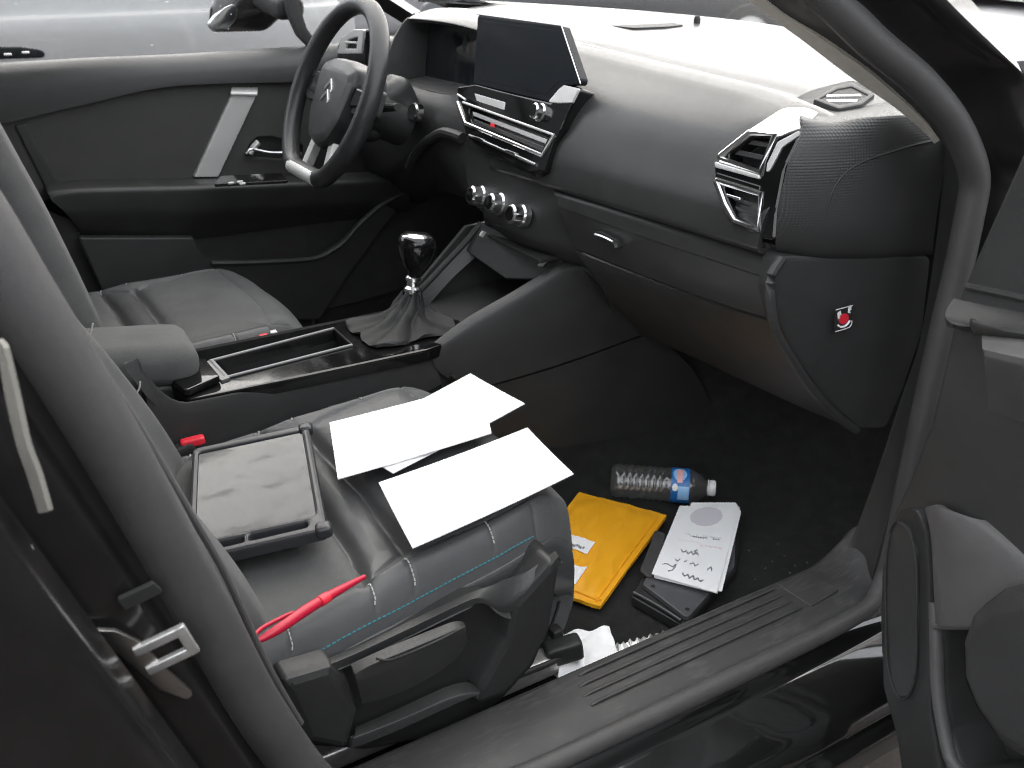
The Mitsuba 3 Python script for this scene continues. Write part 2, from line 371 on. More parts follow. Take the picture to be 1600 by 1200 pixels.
loop = [st(.011, -.008, .006), st(.011, .024, .009), st(-.011, .024, .009), st(-.011, -.008, .006)]
part('striker_loop', flat_bar(loop, .0085, .006), M_STEEL, pil, smooth=40, label='bright steel striker loop of the door lock')
part('plug', plate([(-0.0139,-0.764,0.7884),(0.0131,-0.764,0.7933),(0.0186,-0.764,0.7823),(-0.0098,-0.764,0.7767)], .004, .001, .002), M_DARK, pil)
part('pale_strip', sheet([[(-0.0452,-0.798,1.014),(-0.0489,-0.798,0.9817),(-0.05,-0.798,0.9472),(-0.0486,-0.798,0.9194),(-0.0479,-0.798,0.8945)], [(-0.0435,-0.806,1.0125),(-0.0446,-0.806,0.9818),(-0.0459,-0.806,0.9498),(-0.044,-0.806,0.9244),(-0.0431,-0.806,0.8983)], [(-0.0432,-0.814,1.0133),(-0.0436,-0.814,0.9837),(-0.0445,-0.814,0.9532),(-0.0427,-0.814,0.9295),(-0.0422,-0.814,0.9034)]], 8, 24, .003), M_GREYSTRIP, pil)  # dull grey strip along the rear edge of the pillar
part('bolt', lathe([(0, .008), (.008, .008), (.011, .004), (.014, .003), (.014, 0)], (-0.069,-0.8,0.8689), (0, -1, .1), 16), M_STEEL, pil)
# rear door, closed
rd = [[(-.075 - .29 * (z - .94) - o, y, z) for o, y in ((0, -.79), (.003, -.825), (.015, -.838), (.06, -.845), (1.0, -.83))] for z in (1.05, .95, .8, .65, .5, .40, .30)]
k = part('rear_door', sheet(rd, 40, 40, .004), M_PAINT, label='closed black rear door behind the pillar')
part('window', plate([(-.15, -.80, 1.05), (-1.0, -.79, 1.07), (-.95, -.66, 1.38), (-.25, -.66, 1.40)], .004, .001, .02, (0, -1, 0)), M_TINT, k)
# rocker panel below the opening, glossy black
rk = [[(x, -.752, .394), (x, -.768, .384), (x, -.776, .372), (x, -.782, .369), (x, -.806, .356), (x, -.832, .338), (x, -.842, .322), (x, -.845, .312), (x, -.838, .306), (x, -.840, .300), (x, -.852, .294), (x, -.858, .284), (x, -.846, .235), (x, -.80, .19)] for x in (-1.1, 0, .5, .9, 1.1)]
part('rocker_panel', sheet(rk, 10, 90, .003, (0, -1, .5)), M_ROCKER, label='glossy black rocker panel under the sill')

# A-pillar: black outer skin, beige trim inside
ap_in = [(0.629,-0.752,1.2041),(0.7227,-0.752,1.1481),(0.8274,-0.752,1.0887),(0.9031,-0.752,1.0301),(0.9645,-0.752,0.9595),(0.9664,-0.752,0.8832),(0.9606,-0.752,0.8037),(0.9552,-0.752,0.6834)]
ap_mid = [(0.6794,-0.79,1.2038),(0.7706,-0.79,1.1511),(0.8809,-0.79,1.0951),(0.9361,-0.79,1.046),(0.975,-0.79,0.9731),(0.9821,-0.79,0.8909),(0.9796,-0.79,0.7961),(0.9696,-0.79,0.6783)]
ap_out = [(0.704,-0.8,1.2036),(0.7604,-0.8,1.1711),(0.9043,-0.8,1.0958),(1.0457,-0.8,1.0234),(1.1037,-0.8,0.9513),(1.121,-0.8,0.8541),(1.1094,-0.8,0.7544),(1.0824,-0.8,0.6139)]
part('a_pillar', sheet([ap_in, ap_mid, ap_out], 24, 60, .004), M_PAINT, label='black windscreen pillar at the front of the door opening')
part('a_pillar', sheet([[(x, -y, z) for x, y, z in r] for r in ([(.62, -.70, 1.22), (1.0, -.735, 1.0)], [(.62, -.76, 1.25), (1.05, -.79, 1.0)])], 8, 8, .03, (0, 1, 0)), M_PAINT)
be1 = [(0.5983,-0.685,1.1931),(0.641,-0.685,1.1701),(0.7006,-0.685,1.1402),(0.7823,-0.685,1.0974),(0.8612,-0.685,1.0599),(0.9111,-0.685,1.0332),(0.9451,-0.685,1.0119)]
be2 = [(0.6067,-0.705,1.1934),(0.6481,-0.705,1.1708),(0.7095,-0.705,1.1428),(0.7917,-0.705,1.1019),(0.867,-0.705,1.0619),(0.9083,-0.705,1.0364),(0.9344,-0.705,1.0154)]
part('pillar_trim', sheet([be1, [tuple((np.array(a) + b) / 2 + [-.003, -.004, .004]) for a, b in zip(be1, np.array(be2))], be2], 12, 40, .008), M_BEIGE, label='beige lining of the windscreen pillar')
dk1, dk2 = [tuple(np.array(p) + (.004, .006, -.004)) for p in be2], [(0.6142,-0.748,1.1942),(0.6598,-0.748,1.1722),(0.7363,-0.748,1.1404),(0.8227,-0.748,1.096),(0.8881,-0.748,1.0478),(0.917,-0.748,1.0178),(0.9333,-0.748,0.9915)]
part('pillar_cover', sheet([dk1, dk2], 6, 40, .004), M_RUBBER)
# kick panel trim between dashboard end and seal
kick = [[(0.9708,-0.676,1.0086),(0.9941,-0.676,0.8707),(0.9999,-0.676,0.752),(0.9796,-0.676,0.6439),(0.9645,-0.676,0.5684),(0.9366,-0.676,0.4617),(0.895,-0.676,0.3715)], [(0.95,-0.7,1.0087),(0.9767,-0.7,0.8797),(0.9831,-0.7,0.764),(0.9694,-0.7,0.6571),(0.9579,-0.7,0.5823),(0.9368,-0.7,0.4649),(0.9106,-0.7,0.37)], [(0.9294,-0.732,1.0033),(0.9487,-0.732,0.8926),(0.9532,-0.732,0.7815),(0.9432,-0.732,0.6779),(0.9353,-0.732,0.5953),(0.9185,-0.732,0.4801),(0.9137,-0.732,0.4014)]]
part('kick_trim', sheet(kick, 20, 50, .005), M_PLASTIC)

# roof, rear body and glass (they shade the cabin)
roof = [[(.28, y, 1.43 - .12 * y * y), (-.3, y, 1.485 - .12 * y * y), (-1.0, y, 1.46 - .12 * y * y), (-1.75, y, 1.33 - .12 * y * y)] for y in (-.66, -.3, 0, .3, .66)]
part('roof', sheet(roof, 20, 20, .03, (0, 0, 1)), M_PAINT)
part('roof_lining', sheet([[(x, y * .98, z - .04) for x, y, z in r] for r in roof], 20, 20, .01, (0, 0, -1)), M_LINER)
def xb(y): return 1.5 - .87 * y * y
ws = [[(xb(y) + .05, y, 1.03), (xb(y) * .55 + .18, y * .95, 1.26), (.28, y * .9, 1.42 - .12 * y * y)] for y in (-.68, -.35, 0, .35, .68)]
G = dense(ws, 16, 16)
part('windscreen', trimesh.Trimesh(G.reshape(-1, 3), tri(grid_faces(16, 16)), process=False), 'mat_window', smooth=True, label='clear windscreen above the dashboard')
part('rear_side_window', plate([(-.40, .76, 1.0), (-1.35, .76, 1.02), (-1.45, .64, 1.36), (-.48, .64, 1.42)], .004, .001, .02, (0, 1, 0)), M_TINT)
for s in (1, -1):
    part('rear_pillar', plate([(-1.0, s * .70, .95), (-1.45, s * .70, .95), (-1.75, s * .62, 1.33), (-1.35, s * .62, 1.42)], .03, .004, .02, (0, -1, 0)), M_PAINT)
    part('rear_quarter', plate([(-1.05, s * .84, .3), (-2.0, s * .80, .3), (-2.0, s * .76, .97), (-1.05, s * .80, 1.04)], .02, .004, .05, (0, s, 0)), M_PAINT)
part('rear_hatch', plate([(-2.0, -.78, .45), (-2.0, .78, .45), (-1.95, .74, 1.0), (-1.95, -.74, 1.0)], .03, .004, .04, (-1, 0, 0)), M_PAINT)
part('rear_window', plate([(-1.95, -.66, 1.0), (-1.95, .66, 1.0), (-1.74, .60, 1.32), (-1.74, -.60, 1.32)], .004, .001, .03, (-1, 0, .5)), M_TINT)
for s in (1, -1):
    fen = [[(.98 + .1 * t, s * (.80 + .03 * t), .98 - .02 * t), (1.5, s * .86, .97), (2.1, s * .82, .90), (2.45, s * .70, .82)] for t in (0, 1)] + [[(1.05, s * .86, .6), (1.5, s * .89, .62), (2.1, s * .86, .6), (2.45, s * .74, .55)], [(1.05, s * .85, .3), (1.5, s * .88, .42), (2.1, s * .86, .35), (2.45, s * .74, .3)]]
    part('front_wing', sheet(fen, 16, 16, .006, (0, s, .3)), M_PAINT)
part('bonnet', sheet([[(xb(y) + .08, y * 1.05, .985 - .03 * y * y), (1.9, y * 1.12, .95 - .05 * y * y), (2.4, y * 1.0, .82 - .06 * y * y)] for y in (-.72, -.36, 0, .36, .72)], 16, 16, .01, (0, 0, 1)), M_PAINT, label='black bonnet in front of the windscreen')
# ================================================================== DASHBOARD
def zb(y): return 1.052 + .065 * max(y, 0)
cr = {-.665: (.92, .985), -.60: (.89, 1.018), -.54: (.88, 1.036), -.45: (.897, 1.043), -.30: (.91, 1.048), -.15: (.92, 1.053), .06: (.93, 1.062), .2: (.92, 1.066), .4: (.90, 1.085), .6: (.91, 1.085), .72: (.93, 1.05)}
top = []
for y, (xc, zc) in cr.items():
    b = xb(y) if y > -.6 else xb(-.6) + (y + .6) * .4
    e = max(0, -.6 - y) * .5
    top.append([(b, y, zb(y) - e), (b - .10, y, zb(y) + .004 - e), ((b + xc) / 2 + .03, y, (zb(y) + zc) / 2 + .003 - e * .6), (xc + .075, y, zc - .003), (xc + .045, y, zc - .010), (xc + .030, y, zc - .008), (xc + .012, y, zc - .001), (xc, y, zc)])
dash = 'car__dashboard'
say(dash, 'dark dashboard with a padded passenger side, its top bright with sky')
part('top_pad', sheet(top, 70, 90, .006, (0, 0, 1)), M_DASHTOP, dash)
pad = []
for y in (-.60, -.54, -.45, -.30, -.15, .06):
    xc, zc = cr[y]
    zl = .888 - (y + .6) * .035
    pad.append([(xc, y, zc), (xc - .025, y, zc - .004), (xc - .052, y, zc - .018), (.815, y, 1.0), (.785, y, .95), (.767, y, zl + .03), (.762, y, zl), (.770, y, zl - .010), (.80, y, zl - .012)])
part('passenger_pad', sheet(pad, 60, 90, .006), M_DASH, dash)
# end of the dashboard beside the door
end = [[(0.9009,-0.4988,1.0348),(0.9561,-0.4869,1.0435),(1.0127,-0.4915,1.0497),(1.0167,-0.5358,1.0429),(1.0102,-0.5707,1.0364)], [(0.8835,-0.5244,1.0285),(0.9016,-0.5554,1.0256),(0.9375,-0.5677,1.028),(0.9716,-0.5759,1.0309),(0.9976,-0.5836,1.0328)], [(0.7963,-0.612,1.0377),(0.8317,-0.626,1.0321),(0.8583,-0.648,1.0371),(0.8926,-0.668,1.0396),(0.968,-0.677,1.0135)],
       [(0.7861,-0.624,1.0248),(0.8156,-0.643,1.0191),(0.8575,-0.66,1.0161),(0.9015,-0.671,1.0119),(0.9776,-0.678,0.9925)],
       [(0.7659,-0.63,0.9893),(0.8051,-0.65,0.9811),(0.8538,-0.664,0.9742),(0.91,-0.673,0.9691),(0.9767,-0.68,0.9624)],
       [(0.7601,-0.628,0.938),(0.797,-0.648,0.926),(0.856,-0.663,0.9209),(0.9141,-0.671,0.9181),(0.9829,-0.677,0.9136)],
       [(0.773,-0.618,0.8936),(0.8068,-0.638,0.8839),(0.8751,-0.655,0.8756),(0.9349,-0.664,0.8697),(0.9955,-0.672,0.8669)],
       [(0.8073,-0.59,0.8727),(0.8424,-0.61,0.8624),(0.9084,-0.63,0.855),(0.9692,-0.64,0.8509),(1.0269,-0.65,0.8491)]]
part('end_cap', sheet(end, 50, 50, .005), M_TEXTURED, dash, label='dimpled end of the dashboard by the door')
part('end_seam', tube([(0.9568,-0.678,1.0074),(0.9219,-0.674,1.0045),(0.8853,-0.669,0.9987),(0.8466,-0.6625,0.9902),(0.827,-0.657,0.9783),(0.8155,-0.654,0.9585),(0.8124,-0.652,0.9323),(0.8172,-0.648,0.9021)], .0016, 6), M_DARK, dash)
# shelf, glovebox and the panels below
shelf = [[(0.792,-0.1045,0.8602),(0.795,-0.3289,0.8703),(0.8,-0.4872,0.873),(0.805,-0.593,0.8755)], [(0.772,-0.1354,0.8597),(0.775,-0.355,0.8687),(0.782,-0.5077,0.8706),(0.79,-0.6066,0.8711)],
         [(0.764,-0.1517,0.8548),(0.768,-0.3649,0.8591),(0.776,-0.5158,0.8599),(0.784,-0.612,0.8614)], [(0.764,-0.1595,0.84),(0.768,-0.3663,0.8426),(0.776,-0.5177,0.845),(0.784,-0.6124,0.8452)]]
part('glovebox_shelf', sheet(shelf, 26, 30, .005), M_PLASTIC, dash)
lid = [[(0.766,-0.1565,0.839),(0.77,-0.3638,0.8417),(0.778,-0.5157,0.8432),(0.786,-0.6106,0.8435)], [(0.772,-0.1705,0.8101),(0.776,-0.3584,0.8128),(0.782,-0.5148,0.8151),(0.79,-0.6082,0.8195)], [(0.784,-0.1835,0.7733),(0.788,-0.3612,0.7765),(0.792,-0.5078,0.7823),(0.798,-0.6026,0.7888)]]
part('glovebox_lid', sheet(lid, 26, 30, .005), M_PLASTIC, dash)
part('glovebox_handle', plate([(0.766,-0.26,0.8224),(0.766,-0.2699,0.8259),(0.766,-0.3123,0.8227),(0.766,-0.3194,0.8118),(0.766,-0.3101,0.8074),(0.766,-0.264,0.8104)], .008, .002, .003), M_DARK, dash)
part('glovebox_handle_trim', tube([(0.763,-0.2644,0.82),(0.763,-0.2892,0.8212),(0.763,-0.3134,0.8195),(0.763,-0.3186,0.8131)], .0022, 6, step=.004), M_CHROME, dash)
low = [[(0.79,-0.1749,0.7647),(0.794,-0.3542,0.7684),(0.798,-0.5021,0.7747),(0.804,-0.5998,0.7822)], [(0.82,-0.2078,0.7064),(0.825,-0.3806,0.7173),(0.835,-0.5072,0.7187),(0.85,-0.6009,0.7167)], [(0.9,-0.1865,0.6205),(0.905,-0.3557,0.6297),(0.915,-0.5011,0.6295),(0.93,-0.6011,0.6245)], [(0.95,-0.1525,0.575),(0.955,-0.3348,0.5853),(0.965,-0.4843,0.5843),(0.98,-0.6123,0.5852)]]
part('knee_panel', sheet(low, 30, 40, .005), M_PLASTIC, dash)
side = [(0.7718,-0.625,0.8831),(0.8435,-0.644,0.873),(1.0005,-0.668,0.8549),(1.0116,-0.668,0.7467),(0.9971,-0.668,0.6652),(0.98,-0.668,0.6086),(0.9352,-0.652,0.6177),(0.8733,-0.645,0.6699),(0.8128,-0.635,0.7428),(0.781,-0.627,0.7987),(0.7677,-0.625,0.8421)]
part('side_panel', plate(side, .03, .004, .012), M_PLASTIC, dash)
part('side_edge', tube([(0.7758,-0.628,0.8785),(0.7605,-0.628,0.8564),(0.769,-0.632,0.8028),(0.8089,-0.637,0.74),(0.868,-0.648,0.6678),(0.9294,-0.655,0.6168)], .006, 8), M_PLASTIC, dash)
# airbag sticker: black tag, white figures, red disc
sw = 'car__airbag_label'
say(sw, 'small black sticker with a red disc on the side of the dashboard')
sp = [(0.8525,-0.654,0.8066),(0.8821,-0.654,0.8067),(0.8867,-0.654,0.7799),(0.8574,-0.654,0.7765)]
part('tag', plate(sp, .002, .0004, .002), M_DARK, sw)
O = np.array(sp[0]); ex = np.array(sp[1]) - O; ey = np.array(sp[3]) - O
def on(a, b, o=.0006): return tuple(O + ex * a + ey * b + np.array([-.2, -.97, .1]) * o)
part('disc', plate([on(.5 + .30 * math.cos(t), .52 + .24 * math.sin(t)) for t in np.linspace(0, 2 * np.pi, 24)[:-1]], .0008, .0002, 0), M_REDBTN, sw)
part('figure', plate([on(.10, .16), on(.28, .10), (on(.34, .28)), on(.22, .36), on(.30, .42), on(.14, .46)], .0008, .0002, 0), M_WHITE, sw)
part('figure', plate([on(.74, .02), on(.92, .02), on(.94, .18), on(.84, .22), on(.90, .34), on(.74, .30)], .0008, .0002, 0), M_WHITE, sw)
part('arc', tube([on(.14, .72), on(.28, .84), on(.5, .88), on(.72, .80), on(.86, .66)], .0013, 6, step=.003), M_WHITE, sw)
part('outline', tube([on(.0, .0), on(1, .0)], .0007, 5), M_PALEPRINT, sw)
part('outline', tube([on(.0, 1.0), on(.7, 1.0), on(.95, .92), on(1, .7)], .0007, 5, step=.004), M_PALEPRINT, sw)

# passenger air vent
v = 'car__air_vent'
say(v, 'chrome edged air vent at the passenger end of the dashboard')
hous = [(0.7588,-0.5154,0.9674),(0.7655,-0.5206,0.9864),(0.7799,-0.5437,1.0139),(0.7858,-0.5633,1.014),(0.7908,-0.5814,1.0126),(0.7967,-0.5949,1.0193),(0.8035,-0.6108,1.0268),(0.7997,-0.6109,1.0127),(0.7891,-0.6046,0.9804),(0.7777,-0.6105,0.9316),(0.7711,-0.6193,0.8974),(0.7648,-0.5981,0.8978),(0.7544,-0.552,0.9105),(0.7561,-0.5245,0.9474)]
h1 = [(0.7667,-0.529,0.9815),(0.7812,-0.5542,1.0071),(0.7879,-0.5744,1.0096),(0.7772,-0.5695,0.9753)]
h2 = [(0.7598,-0.5339,0.9504),(0.7718,-0.5797,0.9442),(0.7657,-0.5888,0.9111),(0.7594,-0.5639,0.9157),(0.7594,-0.5507,0.9302)]
VN = np.array([-.93, -.28, .25])
part('housing', plate(hous, .035, .004, .006, holes=[h1, h2], hround=.003), M_GLOSS, v)
part('backing', plate([tuple(np.array(p) - VN * .034) for p in hous], .004, .001, .004), M_DARK, v)
def rim(P, r=.0035, o=.002): return tube([tuple(np.array(p) + VN * o) for p in P + P[:1]], r, 8, smooth=False)
part('frame', cat(rim([(0.7645,-0.5211,0.9819),(0.7811,-0.5492,1.0123),(0.7908,-0.5802,1.0139),(0.7781,-0.5768,0.9705),(0.7641,-0.5231,0.9784)], .0042)), M_CHROME, v)
part('frame', cat(rim([(0.7577,-0.5243,0.9535),(0.7741,-0.5844,0.9472),(0.7665,-0.5963,0.9058),(0.7576,-0.5622,0.9108),(0.7569,-0.5447,0.9276)], .0038)), M_CHROME, v)
part('bridge', plate([(0.7607,-0.5147,0.975),(0.778,-0.5782,0.9685),(0.7767,-0.5793,0.9627),(0.76,-0.5187,0.9679)], .02, .002, .002, lift=.004), M_SATIN, v)
part('bridge', plate([(0.7592,-0.5201,0.9635),(0.7759,-0.5822,0.9565),(0.7744,-0.5837,0.9493),(0.7578,-0.5227,0.9555)], .02, .002, .002, lift=.002), M_GLOSS, v)
def slat(P, mt=M_DARK, l=-.010): part('slat', plate([(0.1479,1.6303,1.0887),(0.1491,1.6262,1.0889),(0.1488,1.626,1.0873)] if P is None else P, .010, .0012, .001, lift=l), mt, v)
slat([(0.7702,-0.5304,0.9929),(0.7831,-0.576,0.9902),(0.7814,-0.5755,0.9842),(0.7676,-0.5274,0.9865)], M_PLASTIC, -.006)
slat([(0.777,-0.5412,1.0062),(0.7876,-0.5775,1.0049),(0.7856,-0.5763,0.999),(0.774,-0.5364,1.0004)], M_PLASTIC, -.006)
slat([(0.76,-0.5442,0.9398),(0.7701,-0.5829,0.9342),(0.7691,-0.5848,0.9285),(0.7599,-0.5485,0.9344)], M_PLASTIC, -.006)
slat([(0.7594,-0.552,0.9289),(0.7683,-0.5864,0.9236),(0.7674,-0.588,0.9186),(0.7595,-0.5571,0.9237)], M_PLASTIC, -.006)
part('tab', plate([(0.7597,-0.5421,0.941),(0.7652,-0.5623,0.939),(0.7643,-0.5626,0.9353),(0.7591,-0.5433,0.9374)], .008, .001, .002, lift=.003), M_CHROME, v)
part('strip', plate([(0.7908,-0.5865,1.0068),(0.8019,-0.609,1.0231),(0.8007,-0.6103,1.0169),(0.7919,-0.5943,1.002),(0.7832,-0.5885,0.9766),(0.7799,-0.5846,0.9687),(0.7826,-0.582,0.9815)], .006, .001, .002, lift=.003), M_SATIN, v)  # silver strip painted as the reflection in the gloss housing
tf = [[tuple(np.array(p) + (.002, 0, .0)) for p in [(0.7792,-0.5423,1.013),(0.7853,-0.5617,1.0138),(0.7906,-0.5806,1.0125),(0.7967,-0.5949,1.0193),(0.8033,-0.6101,1.0267)]], [tuple(np.array(p) + (.030, .006, .010)) for p in [(0.7843,-0.5534,1.0194),(0.7914,-0.5678,1.0297),(0.795,-0.5783,1.0316),(0.7994,-0.5921,1.0324),(0.8034,-0.6087,1.0287)]]]
part('top_facet', sheet(tf, 6, 20, .004, (-.3, -.2, 1)), M_SATIN, v)  # gloss black top coloured satin silver to paint its sky reflection
# demister vent on top, near the pillar
dv = 'car__demister_vent'
say(dv, 'pointed side window demister on top of the dashboard')
dz = [(0.9256,-0.519,1.0345),(0.9693,-0.5078,1.0417),(0.991,-0.5117,1.0437),(0.9854,-0.5448,1.0376),(0.958,-0.5529,1.033),(0.9301,-0.5494,1.0301)]
dzo = [(0.9174,-0.516,1.034),(0.9753,-0.4976,1.0441),(1.0042,-0.5005,1.0472),(0.9944,-0.5484,1.0381),(0.9536,-0.5633,1.0307),(0.9193,-0.5575,1.0275)]
DN = (-.12, -.16, .98)
part('frame', plate(dzo, .012, .0025, .004, face=DN, holes=[dz], hround=.002, lift=.003), M_PLASTIC, dv)
part('backing', plate(dz, .002, .0003, .001, face=DN, lift=.0007), M_DARK, dv)
for sl in ([(0.945,-0.5134,1.0378),(0.981,-0.5361,1.0385),(0.9771,-0.5417,1.0371),(0.9387,-0.5173,1.0364)], [(0.9305,-0.5253,1.0341),(0.9631,-0.5483,1.0343),(0.9567,-0.552,1.0329),(0.9282,-0.5318,1.0327)]): part('slat', plate(sl, .002, .0004, .001, face=DN, lift=.0022), M_SATIN, dv)
# speaker grille and sensor on the dashboard top
gr = [(1.1281,0.2674,1.06),(1.2402,0.3668,1.06),(1.295,0.3708,1.06),(1.3025,0.28,1.06),(1.2627,0.1533,1.06),(1.2062,0.1397,1.06),(1.1383,0.1532,1.06)]
part('speaker_grille', plate(gr, .012, .001, .01, face=(0, 0, 1), lift=.009), M_DARK, dash)
part('light_sensor', lathe([(0, .012), (.005, .011), (.007, .006), (.007, -.008)], (1.3221,0.1831,1.07), (0, 0, 1), 14), M_DARK, dash)

# ------------------------------------------------------------------ touchscreen
sc = 'car__touchscreen'
say(sc, 'dark touchscreen standing on the middle of the dashboard')
scr = [(0.815,0.1895,1.1043),(0.815,-0.0853,1.1022),(0.795,-0.1708,1.0259),(0.793,-0.1249,1.0191),(0.788,-0.1002,0.9904),(0.788,0.1623,0.9895)]
part('panel', plate(scr, .016, .002, .006, face=(-1, -.2, .2)), M_DISPLAY, sc)
SN = np.array([-.98, -.05, .18])
glass = [tuple(np.array(p) + SN * .001) for p in [(0.8135,0.1683,1.0949),(0.8135,-0.0769,1.0942),(0.796,-0.1467,1.0288),(0.7945,-0.1079,1.0219),(0.791,-0.0802,0.9995),(0.79,0.1439,0.9991)]]
part('display', plate(glass, .0015, .0003, .003, face=(-1, -.2, .2)), M_DISPLAY, sc)
part('edge', tube([tuple(np.array(p) + SN * .001) for p in scr[:3]], .0011, 6, smooth=False), M_SATIN, sc)
# ------------------------------------------------------------------ centre vents below the screen
cv = 'car__centre_vent'
say(cv, 'wide chrome lined air vent panel below the touchscreen')
CN = np.array([-.944, 0, .33])
body = [(0.7836,0.2197,0.9789),(0.7876,0.1544,0.9904),(0.7873,0.0225,0.9895),(0.7877,-0.1007,0.9905),(0.7982,-0.1242,1.0205),(0.7979,-0.1669,1.0197),(0.7852,-0.1557,0.9833),(0.7768,-0.1513,0.9593),(0.7688,-0.1386,0.9366),(0.7531,-0.1359,0.8918),(0.7491,-0.1098,0.8802),(0.7504,-0.0002,0.8839),(0.755,0.1133,0.8972),(0.773,0.1938,0.9486)]
o1 = [(0.7737,0.1525,0.9505),(0.7703,-0.1174,0.941),(0.7617,-0.1086,0.9163),(0.7665,0.128,0.9299)]
part('panel', plate(body, .03, .004, .006, holes=[o1], hround=.002), M_GLOSS, cv)
part('backing', plate([tuple(np.array(p) - CN * .028) for p in o1], .004, .001, .001), M_DARK, cv)
def ct(P, r=.003, m=M_CHROME, n='trim'): part(n, tube([tuple(np.array(p) + CN * .001) for p in P], r, 8, smooth=False), m, cv)
ct([(0.7748,0.1969,0.9538),(0.7643,0.1487,0.9237),(0.7606,-0.1181,0.913),(0.7719,-0.1336,0.9454)], .0034)
ct([(0.7756,0.1781,0.9561),(0.7722,-0.1331,0.9462)], .0022, M_SATIN)
ct([(0.7583,0.1237,0.9065),(0.7568,0.0149,0.9022),(0.7548,-0.1082,0.8966)], .0030)
ct([(0.7792,0.2044,0.9662),(0.7775,0.1712,0.9613)], .002, M_SATIN)
for sl, mt_ in (([(0.7721,0.1449,0.9461),(0.769,-0.112,0.9373),(0.7666,-0.1103,0.9302),(0.7698,0.1384,0.9393)], M_SATIN), ([(0.7683,0.136,0.9353),(0.7651,-0.1088,0.9261),(0.7624,-0.1093,0.9184),(0.766,0.1296,0.9286)], M_PLASTIC)): part('slat', plate(sl, .012, .0015, .001, lift=-.004), mt_, cv)
for sl in ([(0.7592,0.106,0.9092),(0.759,0.0681,0.9085),(0.7573,0.0652,0.9037),(0.7575,0.1031,0.9042)], [(0.7578,-0.0094,0.9051),(0.7576,-0.0435,0.9046),(0.756,-0.0461,0.8999),(0.7561,-0.0122,0.9004)]): part('tab', plate(sl, .006, .001, .001, lift=.004), M_CHROME, cv)
part('lens', plate([(0.7689,0.062,0.9369),(0.7688,0.0505,0.9365),(0.7667,0.0471,0.9307),(0.7669,0.0586,0.9311)], .003, .0005, .001, lift=.003), M_REDBTN, cv)
part('sheen_patch', plate([(0.7823,0.1454,0.9752),(0.7818,0.0348,0.9737),(0.7776,0.0322,0.9618),(0.7785,0.1292,0.9643)], .003, .0006, .001, lift=.0015), M_SATIN, cv)  # satin patch painted as the grey reflection on the glossy top strip
part('wing', plate([(0.7874,-0.0937,0.9896),(0.7974,-0.1201,1.0182),(0.7972,-0.1662,1.0178),(0.7898,-0.1588,0.9967),(0.7881,-0.1259,0.9917)], .004, .001, .002, lift=.003), M_SATIN, cv)  # pale triangle painting a light reflection on the gloss panel
part('dial', lathe([(0, .016), (.010, .016), (.0125, .014), (.0125, .004), (.015, .002), (.015, 0)], [(0.7813,-0.0787,0.9722)][0], (-.944, 0, .33), 24), M_CHROME, cv)
part('dial_cap', lathe([(0, .0172), (.0095, .0168), (.0100, .0155), (.0100, .014)], [(0.7813,-0.0787,0.9722)][0], (-.944, 0, .33), 24), M_GLOSS, cv)
# ------------------------------------------------------------------ centre stack and climate dials
stack = [[(0.775,0.1529,0.898),(0.775,0.0247,0.8899),(0.79,-0.1339,0.8705)], [(0.765,0.154,0.857),(0.765,0.0193,0.8533),(0.785,-0.1459,0.8508)], [(0.755,0.1207,0.8056),(0.755,-0.008,0.8044),(0.79,-0.1587,0.8003)], [(0.752,0.0679,0.7761),(0.752,-0.0345,0.7715),(0.8,-0.1883,0.7569)], [(0.78,0.1126,0.7411),(0.78,-0.0088,0.7318),(0.82,-0.179,0.7334)]]
part('centre_stack', sheet(stack, 30, 30, .005), M_PLAIN, dash)
for dp_ in [(0.752,0.0785,0.8066),(0.752,0.009,0.8078),(0.752,-0.0625,0.8038)]:
    d = part('climate_dial', lathe([(0, .022), (.0135, .022), (.0165, .019), (.0172, .012), (.0172, .004), (.020, .001), (.020, -.01)], dp_, (-.96, 0, .28), 26), M_CHROME)
    part('cap', lathe([(0, .0236), (.0115, .0232), (.0122, .0215)], dp_, (-.96, 0, .28), 24), M_GLOSS, d)
# driver side of the dashboard
drv = [[(0.8,1.3337,0.8778),(0.8,0.9131,0.9371),(0.8,0.5954,0.958),(0.8,0.4024,0.9508),(0.795,0.23,0.9595)], [(0.78,1.3014,0.7956),(0.78,0.8776,0.867),(0.775,0.5458,0.9095),(0.775,0.3527,0.9278),(0.78,0.1934,0.925)], [(0.77,1.2479,0.6977),(0.765,0.8579,0.7866),(0.765,0.5322,0.8516),(0.765,0.3355,0.894),(0.772,0.1602,0.8902)],
       [(0.8,1.3101,0.6098),(0.79,0.9008,0.6968),(0.78,0.5433,0.7789),(0.77,0.2926,0.8505),(0.765,0.137,0.8483)], [(0.88,1.4558,0.5121),(0.86,1.0082,0.6076),(0.83,0.558,0.7197),(0.79,0.2943,0.8037),(0.76,0.1176,0.8056)], [(1,1.7065,0.377),(0.98,1.2853,0.4749),(0.92,0.7262,0.626),(0.84,0.3835,0.7399),(0.765,0.0988,0.7732)]]
part('driver_panel', sheet(drv, 40, 50, .005), M_PLASTIC, dash)
part('steering_cowl', rbox((.14, .09, .085), .025, 9, place((.70, .385, .925), (.9, 0, .42), (0, 1, 0))), M_PLAIN, dash)
part('knee_moulding', tube([(0.77,0.4192,0.7932),(0.762,0.3661,0.8325),(0.758,0.2886,0.8735),(0.758,0.2098,0.8978),(0.764,0.1649,0.8949)], .010, 10), M_PLASTIC, dash)
ig = part('start_button', lathe([(.0135, .010), (.0165, .008), (.0175, .004), (.0175, -.006)], (0.745,0.3193,0.9226), (-.92, -.15, .3), 24), M_CHROME)
part('cap', lathe([(0, .0085), (.010, .0085), (.0135, .0095), (.0135, .004)], (0.745,0.3193,0.9226), (-.92, -.15, .3), 24), M_PLAIN, ig)
